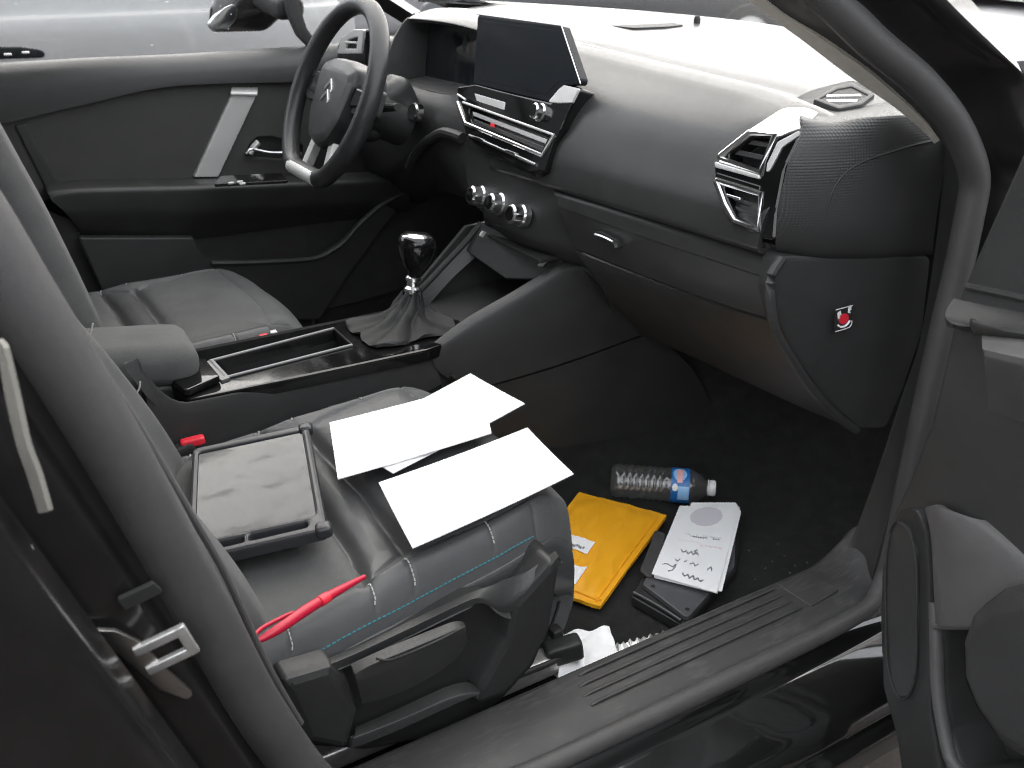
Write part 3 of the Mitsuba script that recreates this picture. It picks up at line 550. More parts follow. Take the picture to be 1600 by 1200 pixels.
# instrument binnacle
b = 'car__instrument_cluster'
say(b, 'shaded instrument cluster behind the steering wheel')
part('hood', sheet([[(.98, .20, 1.075), (.93, .19, 1.084), (.86, .185, 1.074), (.845, .185, 1.068)], [(1.0, .37, 1.085), (.93, .37, 1.096), (.85, .37, 1.087), (.835, .37, 1.079)], [(1.0, .56, 1.085), (.93, .57, 1.092), (.87, .575, 1.080), (.855, .575, 1.072)]], 24, 20, .010, (0, 0, 1)), M_DASH, b)
part('face', plate([(.885, .16, .945), (.885, .66, .945), (.905, .66, 1.078), (.905, .16, 1.078)], .01, .001, .006, (-1, 0, 0)), M_SCREEN, b)
part('surround', sheet([[(.80, .18, .96), (.885, .185, .955)], [(.83, .18, 1.03), (.90, .185, 1.04)], [(.85, .182, 1.072), (.91, .187, 1.07)]], 10, 10, .008, (-.3, 1, 0)), M_PLASTIC, b)
part('surround', sheet([[(.79, .57, .95), (.885, .565, .955)], [(.82, .58, 1.03), (.90, .57, 1.04)], [(.86, .58, 1.076), (.91, .575, 1.07)]], 10, 10, .008, (-.3, -1, 0)), M_PLASTIC, b)
part('floor', sheet([[(.80, .19, .957), (.80, .57, .947)], [(.89, .19, .958), (.89, .57, .955)]], 4, 8, .006, (0, 0, 1)), M_PLASTIC, b)
# driver's air vent
v = 'car__air_vent_001'
say(v, 'chrome edged air vent seen through the steering wheel')
dvp = [(0.735,0.7115,0.9587),(0.735,0.694,1.0146),(0.735,0.6621,1.0355),(0.735,0.591,1.0559),(0.735,0.5272,1.0601),(0.735,0.5364,0.9764)]
part('housing', plate(dvp, .04, .003, .004, (-1, -.3, 0)), M_GLOSS, v)
part('frame', plate([(0.73,0.6886,0.9992),(0.73,0.6528,1.0365),(0.73,0.5783,1.0569),(0.73,0.5218,1.0607),(0.73,0.5453,1.0115)], .006, .002, .003, (-1, -.3, .3), holes=[[(0.73,0.6352,1.0143),(0.73,0.6159,1.034),(0.73,0.5671,1.0426),(0.73,0.5563,1.0434),(0.73,0.5719,1.0195)]], hround=.001), M_SATIN, v)
part('slat', tube([(0.731,0.6272,1.0279),(0.731,0.5648,1.0314)], .003, 6, smooth=False), M_SATIN, v)
part('slat', tube([(0.731,0.6796,0.9825),(0.731,0.5818,0.9838)], .004, 6, smooth=False), M_SATIN, v)

# ------------------------------------------------------------------ steering wheel
w = 'car__steering_wheel'
say(w, 'dark flat-bottomed steering wheel with a chevron emblem on the hub')
WC, WR, WT = np.array([.596, .37, .961]), .172, .44
E1, E2, EN = np.array([0, 1.0, 0]), np.array([math.sin(WT), 0, math.cos(WT)]), np.array([-math.cos(WT), 0, math.sin(WT)])
def wp(a, b, o=0): return tuple(WC + WR * (a * E1 + b * E2) + o * EN)
th = np.linspace(-math.pi * .32, math.pi * 1.32, 60)
rim_pts = [wp(1.02 * math.cos(t), max(math.sin(t), -.86)) for t in th]
rim_pts += [wp(a, -.90) for a in np.linspace(-.45, .45, 9)[1:-1]]
part('rim', tube(rim_pts, .0172, 16, closed=True, step=.008, flat=1.05, up=EN), M_WHEEL, w, smooth=60)
part('rim_inlay', tube([wp(a, -.905, .004) for a in np.linspace(-.40, .40, 7)], .0150, 14, up=EN), M_SATIN, w)
hub = [wp(-.56, .16), wp(-.50, .34), wp(-.2, .42), wp(.2, .42), wp(.50, .34), wp(.54, .16), wp(.46, -.26), wp(.30, -.52), wp(0, -.60), wp(-.30, -.52), wp(-.48, -.26)]
part('hub', plate(hub, .07, .022, .02, face=EN, lift=.010), M_WHEEL, w)
for s in (1, -1):
    part('spoke', plate([wp(.40 * s, .22), wp(.98 * s, .20), wp(1.0 * s, -.06), wp(.86 * s, -.14), wp(.40 * s, -.12)], .022, .005, .008, face=EN, lift=-.008), M_PLAIN, w)
    part('button_pad', plate([wp(.48 * s, .16), wp(.80 * s, .14), wp(.82 * s, -.02), wp(.50 * s, -.06)], .008, .003, .006, face=EN, lift=-.001), M_GLOSS, w)
    part('spoke', plate([wp(.16 * s, -.40), wp(.30 * s, -.36), wp(.42 * s, -.88), wp(.28 * s, -.92)], .016, .004, .005, face=EN, lift=-.010), M_SATIN, w)
def chev(b0):
    return [wp(-.11, b0 - .075, .0125), wp(0, b0 + .03, .0125), wp(.11, b0 - .075, .0125), wp(.11, b0 - .125, .0125), wp(0, b0 - .02, .0125), wp(-.11, b0 - .125, .0125)]
for b0 in (.13, .01): part('emblem', plate(chev(b0), .006, .001, .001, face=EN), M_CHROME, w)
part('column', tube([tuple(WC - EN * .02), tuple(WC - EN * .16)], .045, 20), M_PLAIN, w)
for s in (1, -1): part('stalk', tube([tuple(WC - EN * .06 + E1 * .04 * s), tuple(WC - EN * .065 + E1 * .15 * s + E2 * .02)], [.009, .007], 10), M_PLAIN, w)
# ================================================================== CENTRE CONSOLE
c = 'car__centre_console'
say(c, 'black centre console with a chrome framed tray between the seats')
wall = [[(0.1082,-0.118,0.7101),(0.1645,-0.118,0.6291),(0.281,-0.118,0.6266),(0.4235,-0.118,0.6267),(0.5474,-0.118,0.6249)], [(0.1095,-0.122,0.6727),(0.1656,-0.122,0.6131),(0.2775,-0.122,0.6079),(0.4203,-0.122,0.607),(0.5536,-0.122,0.6023)], [(0.1051,-0.128,0.5758),(0.1532,-0.128,0.5404),(0.2674,-0.128,0.5396),(0.4117,-0.128,0.533),(0.5606,-0.128,0.5637)]]
part('side_wall', sheet(wall, 16, 30, .02, (0, -1, 0)), M_PLASTIC, c)
zc0 = .632
topo = [(0.1519,-0.0422,0.632),(0.1998,0.0103,0.632),(0.3239,0.0178,0.632),(0.4723,0.0594,0.632),(0.5959,0.0643,0.632),(0.6423,-0.0448,0.632),(0.5656,-0.1239,0.632),(0.5369,-0.1309,0.632),(0.3388,-0.1244,0.632),(0.1631,-0.1143,0.632)]
hole = [(0.225,0.0007,0.632),(0.4393,0.0279,0.632),(0.4384,-0.0553,0.632),(0.229,-0.0734,0.632)]
part('top', plate(topo, .02, .004, .01, (0, 0, 1), holes=[hole], hround=.003), M_GLOSS, c)
part('tray_floor', plate([(x, y, z - .045) for x, y, z in hole], .005, .001, .003, (0, 0, 1)), M_DARK, c)
part('tray_wall', cat(*[plate([hole[i], hole[(i + 1) % 4], tuple(np.array(hole[(i + 1) % 4]) - [0, 0, .048]), tuple(np.array(hole[i]) - [0, 0, .048])], .002, .0004, 0, (-.3, -.8, 0)) for i in range(4)]), M_PLAIN, c)
part('tray_frame', tube([(x, y, z + .002) for x, y, z in hole + hole[:1]], .0026, 8, smooth=False), M_TRAYTRIM, c)
part('tray_end', plate([(0.2147,-0.0014,0.633),(0.2309,0.0002,0.633),(0.2351,-0.0797,0.633),(0.2206,-0.0839,0.633)], .006, .001, .002, (0, 0, 1), lift=.003), M_TRAYTRIM, c)
part('front_box', plate([(0.153,-0.0505,0.633),(0.1971,-0.0019,0.633),(0.2169,-0.0084,0.633),(0.2192,-0.0857,0.633),(0.1721,-0.1075,0.633),(0.1622,-0.1112,0.633)], .01, .003, .006, (0, 0, 1), lift=.012), M_GLOSS, c)
# armrest
ar = 'car__armrest'
say(ar, 'grey cloth centre armrest with a rounded front end')
MA = place((.035, .008, .676), (.98, -.05, -.13), (0, 1, 0))
part('pad', rbox((.34, .142, .066), .030, 13, MA), M_FABRIC, ar, smooth=60)
part('base', rbox((.32, .12, .055), .02, 9, place((.025, .008, .630), (.98, -.05, -.13), (0, 1, 0))), M_PLAIN, ar, smooth=60)
# front of the console: tray bin under the dashboard, slanted side towards the passenger
wing = [[(0.541,-0.112,0.6219),(0.6148,-0.108,0.6588),(0.7068,-0.11,0.6911),(0.8111,-0.118,0.7303),(0.8347,-0.12,0.7292)], [(0.5452,-0.122,0.6201),(0.6191,-0.122,0.6537),(0.7097,-0.126,0.6865),(0.8123,-0.132,0.7238),(0.8519,-0.135,0.7017)],
        [(0.5513,-0.126,0.5952),(0.6197,-0.132,0.615),(0.7262,-0.14,0.6409),(0.8376,-0.148,0.6618),(0.8943,-0.15,0.6395)], [(0.575,-0.128,0.5695),(0.6219,-0.138,0.5455),(0.7332,-0.15,0.5543),(0.8461,-0.16,0.5684),(0.9456,-0.165,0.5828)]]
part('slanted_side', sheet(wing, 30, 40, .012), M_PLASTIC, c, label='slanted grey side of the console towards the passenger footwell')
lows = [[(0.5606,-0.128,0.5637),(0.6239,-0.134,0.541),(0.7357,-0.146,0.5485),(0.8491,-0.156,0.5625),(0.9586,-0.16,0.577)], [(0.566,-0.135,0.494),(0.6365,-0.14,0.477),(0.7469,-0.15,0.4767),(0.8775,-0.16,0.4856),(1.0679,-0.165,0.487)], [(0.5845,-0.14,0.4041),(0.6575,-0.145,0.3843),(0.7722,-0.155,0.3678),(0.9284,-0.16,0.3514),(1.1427,-0.17,0.3522)]]
part('lower_side', sheet(lows, 24, 30, .01), M_PLASTIC, c)
edge_l = [(0.623,0.1,0.6352),(0.68,0.1,0.6793),(0.7321,0.095,0.7247),(0.7597,0.09,0.7544)]
part('bin_edge', tube(edge_l, .006, 10), M_PLAIN, c)
part('bin_wall', sheet([edge_l, [(0.6421,0.088,0.6128),(0.6872,0.085,0.6552),(0.7433,0.08,0.6962),(0.7789,0.07,0.72)]], 8, 20, .006, (0, -1, .5)), M_PLASTIC, c)
part('bin_shelf', plate([(0.7597,0.09,0.7532),(0.7722,0,0.753),(0.8163,-0.118,0.7329),(0.7566,-0.115,0.7129),(0.7597,-0.02,0.673),(0.721,0.095,0.7106)], .008, .002, .003, (-.5, -.2, .8)), M_PLAIN, c)
part('bin_back', plate([(0.84,0.394,0.6071),(0.84,-0.0626,0.7185),(0.84,0.0685,0.5533),(0.84,0.5478,0.3926)], .008, .001, .002, (-1, 0, .2)), M_PLAIN, c)
part('bin_roof', plate([(.755, .115, .742), (.755, -.120, .740), (.90, -.120, .750), (.90, .115, .750)], .006, .001, .003, (0, 0, 1)), M_PLAIN, c)
part('bin_side', plate([(.58, .112, .60), (.90, .112, .60), (.90, .112, .75), (.74, .112, .745)], .008, .001, .004, (0, -1, 0)), M_PLASTIC, c)
part('bin_rear', plate([(.885, -.125, .55), (.885, .115, .55), (.885, .115, .76), (.885, -.125, .76)], .008, .001, .004, (-1, 0, 0)), M_PLAIN, c)
part('bin_floor', plate([(.60, .10, .615), (.60, -.112, .615), (.86, -.118, .64), (.86, .10, .64)], .008, .001, .004, (0, 0, 1)), M_PLAIN, c)
part('socket', plate([(0.7376,0.06,0.7411),(0.7444,0.06,0.7495),(0.7523,0.06,0.746),(0.7441,0.06,0.7365)], .004, .0006, .001, (-.5, -.4, .7), lift=.004), M_SATIN, c)
part('socket', plate([(0.7683,-0.09,0.7208),(0.7812,-0.09,0.7312),(0.7877,-0.09,0.7255),(0.7774,-0.09,0.7181)], .004, .0006, .001, (-.5, -.4, .7), lift=.004), M_SATIN, c)
# ------------------------------------------------------------------ gear lever
g = 'car__gear_lever'
say(g, 'gear lever with a black knob and a folded leather gaiter')
gp = np.array((0.5929,0.016,0.7577))
prof = [(.011, -.045), (.013, -.036), (.021, -.026), (.0285, -.010), (.0325, .006), (.0325, .014), (.0285, .022), (.018, .0265), (0, .0275)]
part('knob', lathe(prof, gp - [0, 0, .008], (.16, .10, 1), 28), M_GLOSS, g, smooth=60)
part('knob_cap', lathe([(0, .0), (.020, -.0006), (.0265, -.0045), (.0280, -.008)], gp + [.0040, .0025, .0205], (.16, .10, 1), 26), M_CHROME, g, smooth=60)
part('collar', lathe([(.0105, .030), (.0135, .027), (.0135, .022), (.0105, .019), (.0105, .012), (.015, .008), (.0155, .0), (.012, -.003)], gp + [-.012, -.001, -.082], (.14, .02, 1), 22), M_CHROME, g)
ga = []
apex = gp + np.array([-.014, -.001, -.080])
base = np.array((0.5368,-0.0333,0.636))
for h, rr in ((0, .0165), (.12, .020), (.3, .026), (.50, .030), (.66, .036), (.78, .052), (.88, .072), (.96, .082), (1.0, .080)):
    row = []
    for k in range(73):
        t = k / 72 * 2 * math.pi
        fold = 1 + (.17 * math.sin(4 * t + 4.5 * h) + .10 * math.sin(7 * t - 5 * h + 1) + .05 * math.sin(13 * t + 9 * h)) * min(1, h * 1.6) * (1 if h < .95 else .35)
        ctr = apex * (1 - h) + base * h
        sq = 1 / max(abs(math.cos(t)), abs(math.sin(t))) ** (.55 * h)
        row.append(tuple(ctr + np.array([math.cos(t) * rr * fold * sq, math.sin(t) * rr * .82 * fold * sq, (.004 * math.sin(7 * t + 5 * h)) * (h < .99)])))
    ga.append(row)
G = dense(ga, 60, 145)
part('gaiter', trimesh.Trimesh(G.reshape(-1, 3), tri(grid_faces(60, 145)), process=False), M_GAITER, g, smooth=60, label='folded black leather gaiter of the gear lever')

# ================================================================== SEATS
def seat_z(x, y):
    """Height of the cushion, x forwards from the seat base (0..0.58), y across (-1 door side .. 1 console side)."""
    s = np.clip(x / .56, 0, 1)
    mid = .556 + .046 * s ** 1.2
    bol = .020 * (1 - .5 * s) * np.clip((np.abs(y) - .50) / .36, 0, 1) ** 1.4
    z = mid + bol
    side = np.clip((np.abs(y) - .84) / .16, 0, 1)
    z = z - .052 * side ** 2.2
    fr = np.clip((x - .44) / .12, 0, 1)
    return z - .055 * fr ** 2.6 - .02 * fr ** 2 * np.clip(np.abs(y) - .5, 0, 1)
def half(x): return .243 - .035 * np.clip((x - .42) / .14, 0, 1) ** 2.2 - .023 * np.clip(x / .5, 0, 1)
def seat_center(x): return -.402 + .037 * np.clip(x / .5, 0, 1)
# seams in plan (x forwards, v across -1..1)
def seam_lines():
    L = []
    L.append([(.00, -.82), (.18, -.84), (.245, -.84), (.30, -.74), (.33, -.80), (.40, -.84), (.47, -.85), (.52, -.84)])      # outer bolster / insert
    L.append([(.00, .82), (.18, .84), (.245, .84), (.30, .74), (.33, .80), (.40, .84), (.47, .85), (.52, .84)])
    L.append([(.240, -.84), (.252, -.5), (.256, 0), (.252, .5), (.240, .84)])                                                                          # cross channels
    L.append([(.302, -.74), (.308, -.5), (.312, 0), (.308, .5), (.302, .74)])
    L.append([(.475, -.85), (.488, -.4), (.490, 0), (.488, .4), (.475, .85)])                                                  # front cover
    L.append([(.475, -.85), (.476, -.92), (.470, -1.0)])
    L.append([(.475, .85), (.476, .92), (.470, 1.0)])
    for x0 in (.142, .241, .291, .400):
        for s in (-1, 1): L.append([(x0, s * .855), (x0 + .002, s * .91), (x0, s * .96)])
    return [np.array(l) for l in L]
SEAMS = seam_lines()
def seg_dist(P, L):
    d = np.full(len(P), 9.0)
    for a, b in zip(L[:-1], L[1:]):
        t = np.clip(((P - a) @ (b - a)) / max((b - a) @ (b - a), 1e-12), 0, 1)
        d = np.minimum(d, np.linalg.norm(P - a - t[:, None] * (b - a), axis=1))
    return d
def cushion(mirror, dx, root):
    nx, ny = 250, 230
    x = np.linspace(0.0, 1.0, nx); v = np.linspace(-1, 1, ny)
    xs = np.interp(x, [0, .80, .93, 1], [.0, .47, .556, .562])
    X, Vv = np.meshgrid(xs, v, indexing='ij')
    lastx = np.clip((x - .93) / .07, 0, 1)[:, None]
    bow = .020 * Vv ** 2 * np.clip((X - .40) / .15, 0, 1)
    H = half(X)
    PX_, PY_ = X - bow, seat_center(X) + Vv * H
    Z = seat_z(X, Vv) - .06 * lastx ** 1.3
    W = np.stack([X.ravel(), (Vv * .25).ravel()], -1)
    disp = np.zeros(len(W)); pill = np.full(len(W), 9.0)
    for i, L in enumerate(SEAMS):
        L2 = L * [1, .25]
        d = seg_dist(W, L2)
        wd, dp = (.0035, .004) if i in (0, 1) else (.008, .012) if i in (2, 3) else (.0025, .0022)
        disp = np.maximum(disp, dp * np.exp(-(d / wd) ** 2))
        if i < 5: pill = np.minimum(pill, d)
    puff = .006 * (1 - np.exp(-(pill / .02) ** 2))
    wr = (meshkit.fbm(np.stack([PX_.ravel() * 14, PY_.ravel() * 14, np.zeros(X.size)], -1), 3, 5) - .5) * .006
    Z = Z + (puff - disp + wr).reshape(X.shape)
    P = np.stack([PX_, PY_, Z], -1)
    # skirts: the sides go straight down
    def skirt(row, off): return [row + np.array(o) for o in off]
    if mirror: P[..., 1] *= -1
    P[..., 0] += dx
    # regions
    xin, vin = X, Vv
    bound = np.interp(X, SEAMS[0][:, 0], np.abs(SEAMS[0][:, 1]))
    front = X > np.interp(np.abs(Vv), [0, .4, .85, 1], [.490, .488, .475, .470])
    outer = (~front) & (Vv < -bound); inner = (~front) & (Vv > bound)
    panel = (~front) & ~outer & ~inner
    back = panel & (X < .247); roll = panel & (X >= .247) & (X < .305); fore = panel & (X >= .305)
    q = grid_faces(nx, ny)
    def cut(mask):
        m4 = mask.ravel()[q[:, 0]]
        f = tri(q[m4]); used = np.unique(f)
        re = np.zeros(nx * ny, int); re[used] = np.arange(len(used))
        mm = trimesh.Trimesh(P.reshape(-1, 3)[used], re[f], process=False)
        if mm.face_normals[:, 2].mean() < 0: mm.invert()
        return mm
    for nm, mk, mt in (('bolster', outer, M_LEATHER), ('bolster', inner, M_LEATHER), ('back_insert', back, M_FABRIC_D), ('roll_insert', roll, M_LEATHER), ('front_insert', fore, M_FABRIC if mirror else M_LEATHER), ('front_cover', front, M_FABRIC)):
        part(nm, cut(mk), mt, root, smooth=True)
    # side skirts and front apron
    ed = [P[:, 0], P[:, -1]]
    for k, e in enumerate(ed):
        s = -1 if (k == 0) != mirror else 1
        G = np.stack([e, e + [0, .004 * s, -.012], e + [0, .002 * s, -.05], e + [0, -.02 * s, -.10]], 0)
        part('side_band', shell(dense(G[:, ::10], 10, 60), .004, (0, s, 0)), M_LEATHER, root, smooth=60)
    e = P[-1]
    G = np.stack([e, e + [.0, 0, -.02], e + [-.012, 0, -.06], e + [-.05, 0, -.10]], 0)
    part('front_apron', shell(dense(G[:, ::8], 12, 60), .004, (1, 0, 0)), M_FABRIC, root, smooth=60)
    # stitches
    def at(x, vv):
        i = np.interp(x, xs, np.arange(nx)); j = np.interp(vv, v, np.arange(ny))
        return P[int(round(i)), int(round(j))]
    def stitch_line(L, pitch, ln, r, off):
        Q = curve(np.array([np.array(at(a, b_)) for a, b_ in L]), step=.002)
        d = np.r_[0, np.cumsum(np.linalg.norm(np.diff(Q, axis=0), axis=1))]
        out = []
        for s in np.arange(0, d[-1] - ln, pitch):
            a = np.array([np.interp(s, d, Q[:, i]) for i in range(3)]); b_ = np.array([np.interp(s + ln, d, Q[:, i]) for i in range(3)])
            out.append(tube([a + [0, 0, off], (a + b_) / 2 + [0, 0, off + .0006], b_ + [0, 0, off]], r, 5, smooth=False))
        return cat(*out)
    pale = []
    for L in SEAMS[7:]:
        LL = [(a, b_) for a, b_ in curve(np.c_[L, np.zeros(len(L))], n=10)[:, :2]]
        pale.append(stitch_line(LL, .0052, .0040, .0009, .0016))
    part('pale_stitching', cat(*pale), M_THREAD, root, kind='stuff')
    part('teal_stitching', cat(*[stitch_line([(a, s * .982) for a in np.linspace(.03, .47, 14)], .0062, .0042, .0010, .001) for s in (-1, 1)]), M_TEAL, root, kind='stuff')
    return at

def backrest(mirror, dx, root, cx=-.370, sp=None):
    # rows up the back: (x of the front face in the middle, z, half width)
    sp = sp or [(.125, .50, .225), (.098, .60, .228), (.050, .72, .235), (-.02, .86, .235), (-.10, 1.02, .225), (-.15, 1.14, .19)]
    rows = []
    for x, z, h in sp:
        bp = .024 if z < 1.0 else .015
        rows.append([(x - .10, cx - h, z), (x - .02, cx - h - .012, z + .005), (x + bp - .005, cx - h + .012, z + .012), (x + bp, cx - h + .05, z + .012), (x + .004, cx - h * .55, z), (x, cx, z), (x + .004, cx + h * .55, z), (x + bp, cx + h - .05, z + .012), (x + bp - .005, cx + h - .012, z + .012), (x - .02, cx + h + .012, z + .005), (x - .10, cx + h, z)])
    R = np.array(rows)
    if mirror: R[..., 1] *= -1
    R[..., 0] += dx
    D = dense(R, 60, 110)
    part('backrest', shell(D, .02, (1, 0, .3)), M_FABRIC_D, root, smooth=60)
    bk = R[:, [0, 10]]
    part('back_shell', sheet([[tuple(a) for a in bk[:, 0]], [tuple(a) for a in bk[:, 1]]], 8, 20, .03, (-1, 0, 0)), M_PLASTIC, root)
    hx = dx - .20
    sgn = 1 if mirror else -1
    part('head_restraint', rbox((.09, .25, .17), .04, 11, place((hx - .02, (cx if not mirror else -cx), 1.27), (1, 0, .2), (0, 1, 0))), M_FABRIC_D, root, smooth=60)
    return D

ps = 'car__passenger_seat'
say(ps, 'empty grey front passenger seat nearest the open door, papers and a tablet on its cushion')
at_p = cushion(False, 0.0, ps)
D = backrest(False, 0.0, ps)
ds = 'car__driver_seat'
say(ds, "empty grey driver's seat beyond the centre console")
cushion(True, -.095, ds)
backrest(True, 0.0, ds, sp=[(.10, .50, .235), (.085, .60, .245), (.062, .72, .25), (.030, .86, .25), (-.005, 1.02, .235), (-.03, 1.14, .19)])
# stitching on the passenger backrest
part('backrest_seam', tube([(0.0597,-0.15,0.7827),(0.055,-0.15,0.7704),(0.0458,-0.15,0.7501)], .0012, 5, step=.004), M_THREAD, ps)
part('backrest_seam', tube([(0.0715,-0.15,0.6697),(0.0872,-0.15,0.6705),(0.0975,-0.15,0.6775),(0.102,-0.15,0.6897)], .0012, 5, step=.004), M_THREAD, ps)
# plastic side of the passenger seat
VY = -.628
va = [(0.114,-0.628,0.5572),(0.1328,-0.628,0.5338),(0.1874,-0.628,0.5342),(0.3456,-0.628,0.5506),(0.3704,-0.628,0.5459),(0.3913,-0.628,0.5208),(0.4598,-0.628,0.5713),(0.4673,-0.628,0.5538),(0.4522,-0.628,0.4594),(0.4312,-0.628,0.4135),(0.3805,-0.628,0.3762),(0.3095,-0.628,0.3611),(0.2052,-0.628,0.3933),(0.1484,-0.628,0.4301),(0.0794,-0.628,0.4927),(0.0625,-0.628,0.6014)]
part('side_shield', plate(va, .05, .006, .012, (0, -1, .25)), M_PLAIN, ps, label='black plastic side shield of the seat with its height lever')
led = [[(0.1217,-0.636,0.554),(0.1786,-0.636,0.5495),(0.267,-0.636,0.5588),(0.3458,-0.636,0.5666),(0.3956,-0.636,0.5638),(0.4544,-0.636,0.5818)], [(0.1209,-0.648,0.5572),(0.1785,-0.648,0.552),(0.2615,-0.648,0.5594),(0.3378,-0.648,0.5673),(0.3815,-0.648,0.5386),(0.4501,-0.648,0.5819)], [(0.1239,-0.648,0.5491),(0.1833,-0.648,0.5429),(0.2655,-0.648,0.5507),(0.3407,-0.648,0.5591),(0.3865,-0.648,0.5293),(0.4539,-0.648,0.5697)]]
part('shield_rim', sheet(led, 12, 50, .012, (0, -.7, .7)), M_PLASTIC, ps)
part('rear_block', plate([(0.119,-0.655,0.5604),(0.172,-0.655,0.5553),(0.1869,-0.655,0.5277),(0.1954,-0.655,0.4828),(0.1787,-0.655,0.4326),(0.1356,-0.655,0.4671),(0.1207,-0.655,0.5293)], .03, .010, .006, (0, -1, .25)), M_PLASTIC, ps)
part('front_block', plate([(0.3871,-0.65,0.5377),(0.4453,-0.65,0.5831),(0.4544,-0.65,0.5689),(0.4415,-0.65,0.4799),(0.413,-0.65,0.4331),(0.3772,-0.65,0.4064),(0.3382,-0.65,0.411),(0.3388,-0.65,0.4352),(0.3782,-0.65,0.4935)], .03, .010, .010, (0, -1, .25)), M_PLAIN, ps)
lev = [[(0.1886,-0.662,0.5547),(0.225,-0.664,0.5599),(0.2993,-0.664,0.5615),(0.3202,-0.662,0.5493)], [(0.1872,-0.676,0.5546),(0.2231,-0.678,0.5595),(0.2931,-0.676,0.559),(0.3176,-0.67,0.551)], [(0.1884,-0.678,0.5455),(0.2294,-0.678,0.5465),(0.2929,-0.676,0.5539),(0.3175,-0.67,0.5475)], [(0.1972,-0.66,0.4951),(0.2442,-0.66,0.4898),(0.2989,-0.66,0.5),(0.3237,-0.66,0.525)]]
part('height_lever', sheet(lev, 24, 40, .012, (0, -.8, .6)), M_PLASTIC, ps, label='grey seat height lever on the side shield')
gro = [(0.2104,-0.679,0.5653),(0.2253,-0.679,0.5568),(0.2396,-0.679,0.5561),(0.3116,-0.679,0.5626)]
part('lever_groove', tube(gro, .0012, 6, step=.006), M_DARK, ps)
lip2 = [[(0.1924,-0.645,0.4518),(0.241,-0.645,0.453),(0.2966,-0.645,0.4557),(0.3252,-0.645,0.4514),(0.344,-0.645,0.4306)], [(0.1838,-0.662,0.4566),(0.2335,-0.662,0.4545),(0.288,-0.662,0.4549),(0.3187,-0.662,0.4511),(0.3367,-0.662,0.4442)], [(0.179,-0.664,0.4443),(0.2318,-0.664,0.4422),(0.2866,-0.664,0.4441),(0.3157,-0.664,0.4447),(0.3339,-0.664,0.4433)]]
part('shield_lip', sheet(lip2, 14, 40, .008, (0, -.8, .6)), M_PLASTIC, ps)
# seat rails
rl = 'car__seat_rail'
part('rail', rbox((.45, .03, .03), .006, 7, place((.29, -.585, .365), (1, 0, 0), (0, 1, 0))), M_STEEL, 'car__seat_rail')
part('end_clip', rbox((.05, .026, .030), .005, 7, place((0.4994,-0.59,0.3782), (.95, -.25, .12), (.25, .95, 0))), M_DARK, 'car__seat_rail')
part('end_clip', rbox((.016, .018, .016), .004, 7, place((0.5001,-0.57,0.3933), (1, 0, 0), (0, 1, 0))), M_DARK, 'car__seat_rail')
part('lever_bar', tube([(0.4153,-0.6,0.3782),(0.4633,-0.6,0.3768),(0.5023,-0.595,0.3743)], .004, 8), M_DARK, 'car__seat_rail')
part('cable', tube([(0.5121,-0.56,0.4323),(0.5043,-0.56,0.409),(0.4874,-0.565,0.3823)], .0022, 6), M_PLAIN, 'car__seat_rail')
part('rail', rbox((.45, .03, .03), .006, 7, place((.29, -.19, .365), (1, 0, 0), (0, 1, 0))), M_STEEL, 'car__seat_rail')
# belt buckles
bk = 'car__belt_buckle'
say(bk, 'red topped seat belt buckle beside the passenger seat')
bp = np.array((0.1565,-0.142,0.578))
part('body', rbox((.035, .022, .075), .008, 9, place(bp + [-.006, .002, -.035], (.9, 0, .25), (0, 1, 0))), M_DARK, bk, smooth=60)
part('button', rbox((.034, .015, .013), .004, 9, place(bp, (.93, -.10, .05), (.1, 1, 0))), M_REDBTN, bk, smooth=60, label='red release button of the near belt buckle')
bk = 'car__belt_buckle_001'
say(bk, "red topped seat belt buckle beside the driver's seat")
bp = np.array((0.345,0.125,0.6053))
part('body', rbox((.03, .022, .06), .007, 9, place(bp + [-.004, .002, -.028], (.9, 0, .25), (0, 1, 0))), M_DARK, bk, smooth=60)
part('button', rbox((.016, .011, .009), .003, 7, place(bp, (.93, -.10, .05), (.1, 1, 0))), M_REDBTN, bk, smooth=60)
part('tongue', rbox((.012, .012, .006), .002, 7, place(bp + [.018, .0, .004], (.93, -.10, .05), (.1, 1, 0))), M_SATIN, bk)

# ================================================================== DRIVER'S DOOR (far side)
d = 'car__driver_door'
say(d, "inside of the closed driver's door with a silver strip and a chrome handle")
DF = (0, -1, .15)
y0 = .705
up = [[(0.0023,0.752,1.0133),(0.0686,0.752,1.0161),(0.2068,0.752,1.0159),(0.4327,0.752,1.0125),(0.6861,0.752,1.014),(0.9046,0.752,1.0177)], [(0.0009,0.735,1.0104),(0.0667,0.735,1.0131),(0.2041,0.735,1.014),(0.4284,0.735,1.0104),(0.6799,0.735,1.0117),(0.8969,0.735,1.0151)], [(-0.0032,0.712,0.9969),(0.0623,0.712,1.0005),(0.1985,0.712,1.0008),(0.421,0.712,0.9976),(0.6704,0.712,0.9981),(0.8856,0.712,1.0007)], [(-0.0107,0.7,0.9666),(0.0549,0.7,0.9707),(0.1919,0.7,0.9748),(0.4153,0.7,0.9789),(0.6638,0.7,0.9755),(0.8784,0.7,0.9728)], [(-0.0266,0.697,0.8979),(0.0644,0.697,0.9132),(0.1953,0.697,0.9333),(0.3851,0.697,0.9559),(0.6594,0.697,0.9437),(0.8741,0.697,0.9281)]]
part('upper_panel', sheet(up, 24, 60, .012, DF), M_PLASTIC, d)
